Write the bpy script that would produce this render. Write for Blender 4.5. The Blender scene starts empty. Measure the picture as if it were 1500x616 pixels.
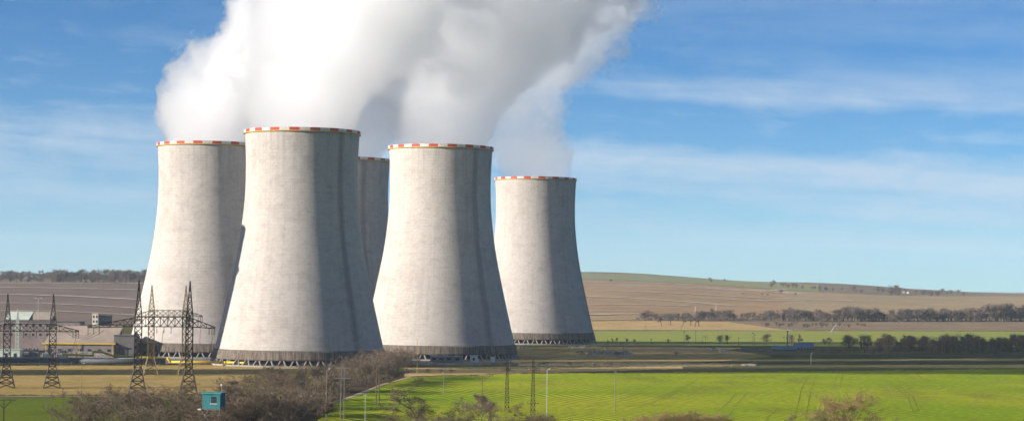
import bpy, math, random
import numpy as np
from mathutils import Vector, Matrix, Euler

R = math.radians
scene = bpy.context.scene
C = scene.collection

# ------------------------------------------------------------------ camera
W0, H0, F0 = 1500.0, 616.0, 3100.0          # photograph's pixels and focal length in pixels
CAM_H = 44.0
PITCH, ROLL = R(2.033), R(0.60)
cam_d = bpy.data.cameras.new('camera')
cam = bpy.data.objects.new('camera', cam_d)
C.objects.link(cam)
cam_d.sensor_width = 36.0
cam_d.lens = 36.0 * F0 / W0
cam_d.clip_start = 1.0
cam_d.clip_end = 80000.0
ROT = Euler((R(90) + PITCH, 0, 0)).to_matrix() @ Matrix.Rotation(ROLL, 3, 'Z')
cam.matrix_world = Matrix.Translation((0, 0, CAM_H)) @ ROT.to_4x4()
scene.camera = cam

# ------------------------------------------------------------------ light
SUN_EL, SUN_AZ = 16.5, 19.5                   # from the viewer's left, a little behind
to_sun = Vector((-math.cos(R(SUN_AZ)) * math.cos(R(SUN_EL)), -math.sin(R(SUN_AZ)) * math.cos(R(SUN_EL)), math.sin(R(SUN_EL))))
sd = bpy.data.lights.new('sun', 'SUN')
sd.energy = 5.0
sd.angle = R(0.5)
sd.color = (1.0, 0.92, 0.82)
sun = bpy.data.objects.new('sun', sd)
C.objects.link(sun)
sun.rotation_euler = to_sun.to_track_quat('Z', 'Y').to_euler()
scene.view_settings.view_transform = 'Standard'
scene.view_settings.look = 'None'
scene.view_settings.gamma = 1.0
scene.view_settings.use_curve_mapping = False
scene.view_settings.exposure = 1.0
cy = scene.cycles
cy.max_bounces = 32
cy.diffuse_bounces = 4
cy.glossy_bounces = 2
cy.transmission_bounces = 2
cy.transparent_max_bounces = 64
cy.volume_bounces = 16
cy.volume_step_rate = 0.46
cy.volume_max_steps = 128
cy.use_denoising = True
cy.use_adaptive_sampling = True
cy.adaptive_threshold = 0.03
cy.adaptive_min_samples = 16


class NT:
    """short hand for building node trees"""
    def __init__(self, tree):
        self.t = tree
        tree.nodes.clear()

    def n(self, kind, **kw):
        nd = self.t.nodes.new(kind)
        for k, v in kw.items():
            if k.startswith('i_'):
                key = k[2:]
                key = int(key) if key.isdigit() else key.replace('_', ' ')
                self.put(nd.inputs[key], v)
            else:
                setattr(nd, k, v)
        return nd

    def put(self, sock, v):
        if isinstance(v, bpy.types.NodeSocket):
            self.t.links.new(v, sock)
        else:
            sock.default_value = v

    def math(self, op, a, b=0.0, clamp=False):
        nd = self.n('ShaderNodeMath', operation=op, use_clamp=clamp)
        self.put(nd.inputs[0], a)
        self.put(nd.inputs[1], b)
        return nd.outputs[0]

    def mix(self, f, a, b, blend='MIX'):
        nd = self.n('ShaderNodeMix', data_type='RGBA', blend_type=blend)
        self.put(nd.inputs[0], f)
        self.put(nd.inputs[6], a if isinstance(a, bpy.types.NodeSocket) else (*a, 1))
        self.put(nd.inputs[7], b if isinstance(b, bpy.types.NodeSocket) else (*b, 1))
        return nd.outputs[2]

    def noise(self, vec, scale, detail=4.0, rough=0.55, dist=0.0):
        nd = self.n('ShaderNodeTexNoise')
        self.put(nd.inputs['Vector'], vec)
        nd.inputs['Scale'].default_value = scale
        nd.inputs['Detail'].default_value = detail
        nd.inputs['Roughness'].default_value = rough
        nd.inputs['Distortion'].default_value = dist
        return nd.outputs[0]

    def ramp(self, f, lo, hi, a=0.0, b=1.0, smooth=True):
        nd = self.n('ShaderNodeMapRange', interpolation_type='SMOOTHSTEP' if smooth else 'LINEAR')
        self.put(nd.inputs[0], f)
        for i, v in enumerate((lo, hi, a, b)):
            nd.inputs[i + 1].default_value = v
        return nd.outputs[0]

    def comb(self, x, y, z):
        nd = self.n('ShaderNodeCombineXYZ')
        self.put(nd.inputs[0], x); self.put(nd.inputs[1], y); self.put(nd.inputs[2], z)
        return nd.outputs[0]

    def sep(self, v):
        nd = self.n('ShaderNodeSeparateXYZ')
        self.put(nd.inputs[0], v)
        return nd.outputs


# ------------------------------------------------------------------ sky
world = bpy.data.worlds.new('World')
scene.world = world
world.use_nodes = True
g = NT(world.node_tree)
sky = g.n('ShaderNodeTexSky', sky_type='NISHITA', sun_disc=False)
sky.sun_elevation = R(SUN_EL)
sky.sun_rotation = math.atan2(to_sun.x, to_sun.y)
sky.altitude = 300
sky.air_density = 0.55
sky.dust_density = 0.0
sky.ozone_density = 1.5
hs = g.n('ShaderNodeHueSaturation')
hs.inputs['Saturation'].default_value = 1.3
hs.inputs['Value'].default_value = 1.0
g.put(hs.inputs['Color'], sky.outputs[0])
tinted = g.mix(1.0, hs.outputs[0], (0.52, 0.93, 1.14), 'MULTIPLY')
tc = g.n('ShaderNodeTexCoord')
sx, sy, sz = g.sep(tc.outputs['Generated'])
az = g.math('ARCTAN2', sx, sy)
el = g.math('ARCSINE', sz)
elt = g.math('ADD', el, g.math('MULTIPLY', az, 0.05))      # the bands of cloud lie a little tilted
band = g.noise(g.comb(g.math('MULTIPLY', az, 1.3), g.math('MULTIPLY', elt, 30.0), 4.3), 1.0, 3.0, 0.5)
wisp = g.noise(g.comb(g.math('MULTIPLY', az, 10.0), g.math('MULTIPLY', elt, 75.0), 1.7), 1.0, 7.0, 0.65, 0.6)
mot = g.noise(g.comb(g.math('MULTIPLY', az, 38.0), g.math('MULTIPLY', elt, 120.0), 8.1), 1.0, 5.0, 0.6, 0.3)
cover = g.math('ADD', g.math('ADD', g.ramp(band, 0.40, 0.68), g.math('MULTIPLY', g.math('SUBTRACT', mot, 0.5), 1.1)), g.math('MULTIPLY', g.math('SUBTRACT', wisp, 0.5), 1.5), True)
cover = g.math('MULTIPLY', cover, g.math('MULTIPLY', g.ramp(elt, 0.012, 0.06, 0.35, 1.0), g.ramp(elt, 0.085, 0.12, 1.0, 0.25)))
col = g.mix(g.math('MULTIPLY', cover, 0.62), tinted, (6.6, 7.4, 8.4))
bg = g.n('ShaderNodeBackground')
g.put(bg.inputs['Color'], col)
bg.inputs['Strength'].default_value = 0.05
out = g.n('ShaderNodeOutputWorld')
g.put(out.inputs['Surface'], bg.outputs[0])

# ------------------------------------------------------------------ pixel <-> place
def ray(px, py):
    return (ROT @ Vector(((px - W0 / 2) / F0, (H0 / 2 - py) / F0, -1.0))).normalized()

UA = [-0.40, -0.24, -0.17, 0.035, 0.13, 0.242, 0.40]
YA = [1900, 2300, 2700, 3100, 3500, 4200, 5200, 7000, 12000]
HA = np.array([
    [0, 4, 20, 42, 48, 52, 56, 40, 30],
    [0, 3, 21, 42, 48, 52, 56, 40, 30],
    [0, 3, 21, 42, 48, 52, 56, 40, 30],
    [0, 1, 5, 18, 34, 57, 77, 40, 30],
    [0, 1, 5, 14, 27, 46, 61, 40, 30],
    [0, 1, 5, 11, 19, 31, 38, 33, 30],
    [0, 1, 5, 11, 19, 31, 38, 33, 30]], float)

HL = HA.tolist()

def h1(x, y):
    """height of the land: a hill under the viewer, a plain, slopes far off"""
    near = 42.3 * min(1.0, max(0.0, 1 - y / 520.0)) ** 1.25
    u = min(UA[-1], max(UA[0], x / max(y, 1.0)))
    d = min(YA[-1], max(YA[0], math.hypot(x, y) if y > 0 else 0))
    if d <= YA[0]: return near
    iu = 0
    while iu < len(UA) - 2 and UA[iu + 1] < u: iu += 1
    iy = 0
    while iy < len(YA) - 2 and YA[iy + 1] < d: iy += 1
    fu = (u - UA[iu]) / (UA[iu + 1] - UA[iu])
    fu = fu * fu * (3 - 2 * fu)
    fy = (d - YA[iy]) / (YA[iy + 1] - YA[iy])
    a = HL[iu][iy] * (1 - fy) + HL[iu][iy + 1] * fy
    b = HL[iu + 1][iy] * (1 - fy) + HL[iu + 1][iy + 1] * fy
    wav = min(1.0, max(0.0, (d - 2300) / 1500)) * (2.2 * math.sin(x / 210.0 + y / 400.0) + 1.4 * math.sin(x / 97.0 - y / 260.0))
    return near + a * (1 - fu) + b * fu + wav

def gp(px, py):
    """the place on the land seen at a pixel of the photograph"""
    r = ray(px, py)
    t = 300.0
    step = 40.0
    o = Vector((0, 0, CAM_H))
    while t < 15000:
        p = o + r * t
        if p.z < (h1(p.x, p.y)):
            lo, hi = t - step, t
            for _ in range(18):
                m = (lo + hi) / 2
                p = o + r * m
                if p.z < (h1(p.x, p.y)): hi = m
                else: lo = m
            p = o + r * hi
            return Vector((p.x, p.y, (h1(p.x, p.y))))
        t += step
    p = o + r * 15000
    return Vector((p.x, p.y, (h1(p.x, p.y))))

def at(px, py, y):
    """the place seen at a pixel, y metres ahead"""
    r = ray(px, py)
    return Vector((0, 0, CAM_H)) + r * (y / r.y)

# ------------------------------------------------------------------ helpers
MATS = {}
def mat(name, color, rough=0.85, var=0.15, scale=0.6, bump=0.0, metal=0.0, tint=None, tscale=0.08):
    """a plain procedural material: base colour with grain, patches and fine relief"""
    if name in MATS: return MATS[name]
    m = bpy.data.materials.new(name)
    m.use_nodes = True
    t = NT(m.node_tree)
    o = t.n('ShaderNodeTexCoord').outputs['Object']
    n1 = t.noise(o, scale, 6.0, 0.65)
    n2 = t.noise(o, tscale, 4.0, 0.6)
    c = color
    k = t.ramp(n1, 0.25, 0.75, 1.0 - var, 1.0 + var, False)
    mixed = t.mix(t.ramp(n2, 0.35, 0.65), c, tint if tint else tuple(v * 0.8 for v in c))
    vm = t.n('ShaderNodeVectorMath', operation='SCALE')
    t.put(vm.inputs[0], mixed); t.put(vm.inputs['Scale'], k)
    b = t.n('ShaderNodeBsdfPrincipled')
    t.put(b.inputs['Base Color'], vm.outputs[0])
    b.inputs['Roughness'].default_value = rough
    b.inputs['Metallic'].default_value = metal
    b.inputs['Specular IOR Level'].default_value = 0.25
    if bump:
        bn = t.n('ShaderNodeBump')
        bn.inputs['Strength'].default_value = 1.0
        bn.inputs['Distance'].default_value = bump
        t.put(bn.inputs['Height'], n1)
        t.put(b.inputs['Normal'], bn.outputs[0])
    o2 = t.n('ShaderNodeOutputMaterial')
    t.put(o2.inputs['Surface'], b.outputs[0])
    MATS[name] = m
    return m


class MB:
    """collects simple solids into one mesh"""
    def __init__(self):
        self.v, self.f = [], []

    def add(self, vs, fs):
        k = len(self.v)
        self.v += [tuple(p) for p in vs]
        self.f += [tuple(i + k for i in f) for f in fs]
        return self

    def box(self, lo, hi):
        x0, y0, z0 = lo; x1, y1, z1 = hi
        return self.add([(x0, y0, z0), (x1, y0, z0), (x1, y1, z0), (x0, y1, z0), (x0, y0, z1), (x1, y0, z1), (x1, y1, z1), (x0, y1, z1)],
                        [(0, 3, 2, 1), (4, 5, 6, 7), (0, 1, 5, 4), (1, 2, 6, 5), (2, 3, 7, 6), (3, 0, 4, 7)])

    def bar(self, p, q, w, w2=None, n=4):
        p = Vector(p); q = Vector(q)
        w2 = w if w2 is None else w2
        d = (q - p)
        if d.length < 1e-6: return self
        d.normalize()
        a = d.orthogonal().normalized() if abs(d.z) < 0.99 else Vector((1, 0, 0))
        if abs(d.z) < 0.99: a = d.cross(Vector((0, 0, 1))).normalized()
        b = d.cross(a)
        vs = []
        for c, ww in ((p, w), (q, w2)):
            for i in range(n):
                an = 2 * math.pi * (i + 0.5) / n
                vs.append(c + (a * math.cos(an) + b * math.sin(an)) * ww * 0.5 * (1.414 if n == 4 else 1))
        fs = [(i, (i + 1) % n, n + (i + 1) % n, n + i) for i in range(n)]
        fs += [tuple(range(n - 1, -1, -1)), tuple(range(n, 2 * n))]
        return self.add(vs, fs)

    def path(self, pts, w, n=6):
        for a, b in zip(pts[:-1], pts[1:]): self.bar(a, b, w, n=n)
        return self

    def lathe(self, prof, n=96, close=False):
        vs, fs = [], []
        m = len(prof)
        for r, z in prof:
            for i in range(n):
                a = 2 * math.pi * i / n
                vs.append((r * math.cos(a), r * math.sin(a), z))
        for j in range(m if close else m - 1):
            k = (j + 1) % m
            for i in range(n):
                fs.append((j * n + i, j * n + (i + 1) % n, k * n + (i + 1) % n, k * n + i))
        return self.add(vs, fs)

    def mesh(self, name, material, smooth=False):
        me = bpy.data.meshes.new(name)
        me.from_pydata(self.v, [], self.f)
        if material: me.materials.append(material)
        if smooth: me.shade_smooth()
        me.update()
        return me

    def build(self, name, material, parent=None, smooth=False):
        return link(name, self.mesh(name, material, smooth), parent)


def link(name, data, parent=None, loc=None, rot=None):
    o = bpy.data.objects.new(name, data)
    C.objects.link(o)
    if parent: o.parent = parent
    if loc is not None: o.location = loc
    if rot is not None: o.rotation_euler = rot
    return o

def thing(name, label, cat, loc=(0, 0, 0), rz=0.0, group=None):
    o = link(name, None, None, loc, (0, 0, rz))
    o.empty_display_size = 0.5
    return tag(o, label, cat, group)

def tag(o, label=None, cat=None, group=None, kind=None):
    if label: o['label'] = label
    if cat: o['category'] = cat
    if group: o['group'] = group
    if kind: o['kind'] = kind
    return o

def dup(root, loc, rz=0.0, scale=1.0, label=None, group=None):
    r = root.copy(); C.objects.link(r)
    r.location = loc; r.rotation_euler = (0, 0, rz); r.scale = (scale,) * 3 if not hasattr(scale, '__len__') else scale
    if label: r['label'] = label
    if group: r['group'] = group
    for ch in list(root.children):
        c = ch.copy(); C.objects.link(c); c.parent = r
        for gch in list(ch.children):
            d = gch.copy(); C.objects.link(d); d.parent = c
    return r

# ------------------------------------------------------------------ ground
def field_mat(name, a, b, c=None, scale=0.05, fine=1.2, var=0.3, rows=None, bump=0.0, far=None):
    m = bpy.data.materials.new(name); m.use_nodes = True
    t = NT(m.node_tree)
    pos = t.n('ShaderNodeNewGeometry').outputs['Position']
    x, y, z = t.sep(pos)
    p = t.comb(x, y, 0.0)
    n1 = t.noise(p, scale, 5.0, 0.6, 0.5)
    n2 = t.noise(p, fine, 5.0, 0.7)
    n3 = t.noise(t.comb(x, t.math('MULTIPLY', y, 0.35), 7.0), scale * 4.0, 4.0, 0.6)
    colr = t.mix(t.ramp(n1, 0.3, 0.7), a, b)
    if c: colr = t.mix(t.math('MULTIPLY', t.ramp(n3, 0.48, 0.75), 0.7), colr, c)
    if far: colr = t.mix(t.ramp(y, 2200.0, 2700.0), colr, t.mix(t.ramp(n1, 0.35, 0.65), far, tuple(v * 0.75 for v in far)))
    k = t.ramp(n2, 0.2, 0.8, 1.0 - var, 1.0 + var, False)
    if rows:
        ang, per, amp = rows
        bend = t.math('MULTIPLY', t.noise(p, 0.006, 2.0, 0.4), 60.0)
        q = t.math('ADD', t.math('ADD', t.math('MULTIPLY', x, math.cos(ang)), t.math('MULTIPLY', y, math.sin(ang))), bend)
        s = t.math('SINE', t.math('MULTIPLY', q, 2 * math.pi / per))
        s = t.math('MULTIPLY', s, t.ramp(t.noise(p, 0.018, 3.0, 0.6), 0.35, 0.65))
        k = t.math('ADD', k, t.math('MULTIPLY', s, amp))
    vm = t.n('ShaderNodeVectorMath', operation='SCALE')
    t.put(vm.inputs[0], colr); t.put(vm.inputs['Scale'], k)
    bs = t.n('ShaderNodeBsdfPrincipled')
    t.put(bs.inputs['Base Color'], vm.outputs[0])
    bs.inputs['Roughness'].default_value = 1.0
    bs.inputs['Specular IOR Level'].default_value = 0.0
    if bump:
        bn = t.n('ShaderNodeBump')
        bn.inputs['Distance'].default_value = bump
        t.put(bn.inputs['Height'], n2)
        t.put(bs.inputs['Normal'], bn.outputs[0])
    o = t.n('ShaderNodeOutputMaterial')
    t.put(o.inputs['Surface'], bs.outputs[0])
    return m

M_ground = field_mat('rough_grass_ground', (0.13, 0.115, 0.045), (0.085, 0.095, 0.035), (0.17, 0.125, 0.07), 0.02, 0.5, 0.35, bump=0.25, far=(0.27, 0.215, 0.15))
M_green = field_mat('winter_wheat', (0.215, 0.31, 0.014), (0.35, 0.365, 0.026), (0.20, 0.205, 0.03), 0.010, 0.35, 0.55, rows=(R(24), 4.2, 0.42), bump=0.3)
M_greenl = field_mat('young_grass', (0.115, 0.165, 0.018), (0.14, 0.17, 0.02), (0.10, 0.13, 0.02), 0.02, 0.4, 0.35, bump=0.3)
M_green2 = field_mat('far_green_field', (0.27, 0.31, 0.07), (0.32, 0.325, 0.085), (0.28, 0.27, 0.09), 0.01, 0.3, 0.18, bump=0.2)
M_green3 = field_mat('hill_green', (0.24, 0.255, 0.12), (0.29, 0.275, 0.145), None, 0.004, 0.05, 0.15)
M_dry = field_mat('dry_grass', (0.45, 0.31, 0.12), (0.35, 0.255, 0.085), (0.23, 0.185, 0.06), 0.035, 0.6, 0.32, bump=0.3)
M_straw = field_mat('straw_strip', (0.58, 0.40, 0.19), (0.45, 0.31, 0.12), (0.35, 0.22, 0.08), 0.03, 0.5, 0.25, bump=0.2)
M_plough = field_mat('ploughed_land', (0.35, 0.225, 0.12), (0.42, 0.285, 0.155), (0.28, 0.18, 0.10), 0.006, 0.12, 0.22, rows=(R(95), 14.0, 0.08))
M_plough_l = field_mat('ploughed_slope', (0.20, 0.145, 0.115), (0.23, 0.17, 0.13), (0.17, 0.13, 0.11), 0.006, 0.12, 0.2)
M_rough = field_mat('rough_fallow', (0.29, 0.21, 0.13), (0.23, 0.175, 0.115), (0.35, 0.25, 0.15), 0.02, 0.16, 0.4)
M_tan = field_mat('tan_hill', (0.41, 0.295, 0.165), (0.33, 0.25, 0.14), (0.45, 0.32, 0.18), 0.006, 0.1, 0.2)
M_pale = field_mat('pale_grass_strip', (0.60, 0.50, 0.38), (0.52, 0.42, 0.31), None, 0.02, 0.1, 0.25)
M_track = field_mat('dirt_track', (0.50, 0.39, 0.27), (0.40, 0.31, 0.21), None, 0.05, 0.7, 0.25)
M_road = field_mat('asphalt', (0.16, 0.155, 0.15), (0.12, 0.118, 0.115), None, 0.05, 1.0, 0.15)
M_yard = field_mat('yard_gravel', (0.22, 0.195, 0.16), (0.17, 0.15, 0.12), (0.27, 0.23, 0.17), 0.04, 0.6, 0.3)
M_wheel = field_mat('wheel_track_soil', (0.20, 0.235, 0.02), (0.17, 0.20, 0.02), None, 0.05, 0.7, 0.25)
M_wheelp = field_mat('wheel_track_pale', (0.33, 0.33, 0.07), (0.30, 0.29, 0.07), None, 0.05, 0.7, 0.25)

def ground_sheet():
    def axis_y():
        a = list(np.linspace(-3000, -300, 6)) + list(np.arange(-200, 560, 40)) + list(np.arange(600, 1900, 100)) + list(np.arange(1900, 6000, 40)) + list(np.geomspace(6000, 20000, 20))
        return np.array(a)
    ys = axis_y()
    us = np.concatenate([np.linspace(-1.0, -0.45, 8), np.linspace(-0.42, 0.42, 100), np.linspace(0.45, 1.0, 8)])
    V = []
    for y in ys:
        half = max(abs(y), 900.0)
        for u in us:
            x = u * half
            V.append((x, y, (h1(x, y))))
    n = len(us)
    Fc = [(j * n + i, j * n + i + 1, (j + 1) * n + i + 1, (j + 1) * n + i) for j in range(len(ys) - 1) for i in range(n - 1)]
    m = MB(); m.v, m.f = V, Fc
    o = m.build('ground', M_ground, smooth=True)
    return tag(o, kind='structure')
ground_sheet()

def lerp_line(pts, x):
    return float(np.interp(x, [p[0] for p in pts], [p[1] for p in pts]))

def drape(name, far, near, material, off, nx=60, ny=6, parent=None, kind='structure', x0=None, x1=None):
    """a field lying on the land between a far and a near edge, both read off the photograph"""
    x0 = min(p[0] for p in far) if x0 is None else x0
    x1 = max(p[0] for p in far) if x1 is None else x1
    V, Fc = [], []
    nx = max(nx, int((x1 - x0) / 5))
    jr = random.Random(name + str(x0) + str(far[0][1]))
    for i in range(nx + 1):
        px = x0 + (x1 - x0) * i / nx
        a = gp(px, lerp_line(near, px)); b = gp(px, lerp_line(far, px))
        w = min(2.5, (b - a).length * 0.06)
        for q in (a, b):
            k_ = 1 + max(-2, min(2, jr.gauss(0, 1))) * w / q.y
            q.x *= k_; q.y *= k_
        for j in range(ny + 1):
            t = j / ny
            p = a.lerp(b, t)
            V.append((p.x, p.y, (h1(p.x, p.y)) + off))
    k = ny + 1
    for i in range(nx):
        for j in range(ny):
            Fc.append((i * k + j, (i + 1) * k + j, (i + 1) * k + j + 1, i * k + j + 1))
    m = MB(); m.v, m.f = V, Fc
    o = m.build(name, material, parent, smooth=True)
    if parent is None and kind: o['kind'] = kind
    return o

def strip(name, pts, width, material, off, parent=None, n=8):
    """a narrow strip along a line of pixels, width in metres"""
    P = [gp(*p) for p in pts]
    # refine
    Q = []
    for a, b in zip(P[:-1], P[1:]):
        for i in range(n): Q.append(a.lerp(b, i / n))
    Q.append(P[-1])
    V, Fc = [], []
    for i, q in enumerate(Q):
        d = (Q[min(i + 1, len(Q) - 1)] - Q[max(i - 1, 0)]); d.z = 0; d.normalize()
        s = Vector((-d.y, d.x, 0)) * width / 2 * (0.65 + 0.7 * ((i * 7919) % 13) / 13.0)
        for p in (q - s, q + s):
            V.append((p.x, p.y, (h1(p.x, p.y)) + off))
    for i in range(len(Q) - 1):
        Fc.append((2 * i, 2 * i + 2, 2 * i + 3, 2 * i + 1))
    m = MB(); m.v, m.f = V, Fc
    o = m.build(name, material, parent)
    if parent is None: o['kind'] = 'structure'
    return o

# near fields
wheat = drape('wheat_field', [(425, 612), (480, 593), (520, 580), (560, 564.5), (600, 552), (740, 547), (900, 546), (1500, 540), (1900, 537)], [(425, 640), (560, 645), (1900, 660)], M_green, 0.10, 90, 12)
drape('wheat_field', [(-300, 584), (0, 583), (110, 582), (280, 580)], [(-300, 680), (280, 680)], M_greenl, 0.10, 30, 8)
drape('dry_meadow', [(-300, 535), (0, 535), (240, 534), (330, 530), (440, 533), (520, 536)], [(-300, 577), (0, 578), (240, 578), (330, 575), (440, 556), (520, 545)], M_dry, 0.08, 60, 6)
drape('straw_verge', [(590, 538), (740, 540), (1000, 536)], [(590, 551), (740, 546.5), (1000, 540)], M_straw, 0.06, 40, 3)
strip('dirt_track', [(-200, 580.5), (0, 580.5), (120, 580), (240, 579.5)], 3.2, M_track, 0.14)
strip('footpath', [(430, 606), (480, 592), (520, 579), (560, 563), (600, 552)], 2.2, M_track, 0.16)
strip('service_road', [(560, 531), (600, 530.5), (760, 529.5), (1000, 530)], 5.0, M_track, 0.15)
drape('power_station_yard', [(-300, 500), (200, 503), (420, 505), (700, 503), (748, 506)], [(-300, 533), (200, 533), (420, 532), (700, 535), (748, 530)], M_yard, 0.05, 60, 6)
drape('dry_meadow', [(749, 508), (860, 507.5), (1000, 508), (1060, 511), (1130, 521)], [(749, 531), (860, 531), (1000, 530.5), (1060, 528), (1130, 522)], M_dry, 0.055, 60, 6)
strip('access_road', [(745, 521), (860, 520.5), (1000, 521), (1100, 522)], 6.0, M_track, 0.12)
drape('straw_verge', [(760, 532), (880, 531), (1000, 531), (1110, 533)], [(760, 535.5), (880, 535.5), (1000, 536), (1070, 535.5), (1110, 533.6)], M_straw, 0.11, 30, 2)
strip('farm_track', [(1095, 534), (1160, 533.5), (1240, 532.5)], 3.5, M_track, 0.12)
strip('farm_track', [(1290, 527), (1360, 526), (1500, 524), (1800, 521)], 4.0, M_track, 0.12)
drape('straw_verge', [(835, 508), (900, 508), (1000, 508.5), (1085, 509)], [(835, 513), (900, 514.5), (1000, 515.5), (1050, 514), (1085, 510)], M_straw, 0.10, 30, 3)
# the second green field and what lies behind it
drape('green_field', [(845, 484.5), (1000, 484), (1180, 484), (1500, 485), (1800, 486)], [(845, 504), (1000, 505), (1180, 507), (1500, 508), (1800, 508)], M_green2, 0.12, 70, 6)
drape('yellow_meadow', [(845, 470), (960, 469.5), (1080, 471), (1110, 477), (1160, 483)], [(845, 483), (960, 483), (1080, 483.5), (1160, 484)], M_straw, 0.15, 40, 4)
strip('dirt_track', [(840, 483), (960, 483), (1080, 483), (1180, 483)], 14, M_pale, 0.3)
drape('fallow_land', [(1070, 471), (1150, 468), (1300, 467), (1500, 467), (1800, 467)], [(1070, 472), (1095, 475), (1150, 483), (1300, 484), (1500, 484.5), (1800, 485)], M_rough, 0.22, 60, 4)
hill = drape('ploughed_field', [(600, 407), (860, 409.5), (1000, 415), (1150, 425), (1300, 433), (1330, 434)], [(600, 470), (860, 469), (1000, 468), (1150, 467), (1300, 466), (1330, 466)], M_plough, 0.35, 100, 60)
tan = drape('tan_field', [(1150, 426), (1300, 433), (1500, 434), (1800, 434)], [(1150, 462), (1300, 465), (1500, 466), (1800, 466)], M_tan, 0.55, 80, 60)
drape('hilltop_pasture', [(600, 400.5), (860, 400.5), (960, 403), (1080, 411), (1200, 417)], [(600, 406.5), (860, 409), (1000, 414.5), (1150, 424), (1200, 427)], M_green3, 0.5, 60, 30)
lslope = drape('ploughed_field', [(-300, 413.5), (0, 413.5), (200, 415), (330, 415)], [(-300, 478), (0, 476), (200, 475), (330, 474)], M_plough_l, 0.35, 60, 60)
for i, (pts, w) in enumerate([
        ([(860, 417), (960, 419), (1050, 423), (1140, 428), (1180, 431)], 9), ([(870, 425.5), (950, 428), (1040, 432.5), (1130, 437), (1250, 441)], 8),
        ([(850, 434.5), (930, 437.5), (1000, 442), (1075, 448)], 9), ([(850, 446), (930, 446.5), (1010, 448.5)], 6),
        ([(860, 456), (930, 456)], 5), ([(858, 461.5), (935, 460)], 7), ([(850, 413), (930, 413.5), (1010, 417)], 7), ([(1010, 436), (1100, 440), (1180, 441)], 6),
        ([(980, 421), (1060, 425), (1130, 425.5), (1150, 424)], 8)]):
    strip('grass_strip', pts, w * 2.6, M_pale, 1.2, hill, 16)
for i, (pts, w) in enumerate([
        ([(-100, 421), (60, 422), (200, 425)], 6), ([(-100, 431.5), (30, 432), (100, 434), (200, 439)], 8), ([(-100, 444), (60, 444.5), (150, 449), (200, 452)], 5),
        ([(-100, 455), (80, 456), (200, 462)], 4), ([(-100, 414.5), (100, 415), (210, 415.3)], 5)]):
    strip('grass_strip', pts, w * 1.7, M_pale, 1.2, lslope, 16)
# tractor lines in the wheat
random.seed(5)
for pts in [
        [(1290, 556), (1312, 566), (1330, 582), (1338, 604)], [(1297, 556), (1319, 566), (1337, 580), (1346, 602)],
        [(1228, 548), (1224, 556), (1222, 568)], [(1235, 548), (1232, 556), (1231, 567)],
        [(1196, 549), (1188, 570), (1180, 612)], [(1184, 549), (1174, 570), (1164, 612)],
        [(1078, 575), (1068, 588), (1052, 602)], [(1096, 574), (1086, 584), (1074, 596)],
        [(1006, 562), (985, 574), (955, 590)], [(1022, 556), (1000, 568), (975, 584)], [(960, 562), (930, 576), (905, 588)],
        [(1140, 598), (1128, 608), (1120, 618)], [(1075, 600), (1064, 612)], [(1392, 549), (1420, 552), (1460, 562)], [(1340, 545), (1352, 556), (1372, 566)]]:
    strip('wheel_track', pts, random.choice((0.22, 0.3)), M_wheel, 0.16, wheat)
for pts in [[(905, 574), (960, 560), (1040, 551)], [(1000, 588), (1030, 570), (1060, 556)], [(1120, 561), (1160, 562)], [(1283, 546), (1300, 562), (1312, 590)],
            [(1470, 550), (1440, 570), (1420, 600)], [(880, 566), (930, 552)], [(1180, 545), (1168, 560)], [(1324, 566), (1340, 580), (1350, 604)]]:
    strip('wheel_track', pts, 0.3, M_wheelp, 0.14, wheat)
strip('wheel_track', [(800, 592), (900, 594.5), (1000, 594)], 0.7, M_wheel, 0.17, wheat)

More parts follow.
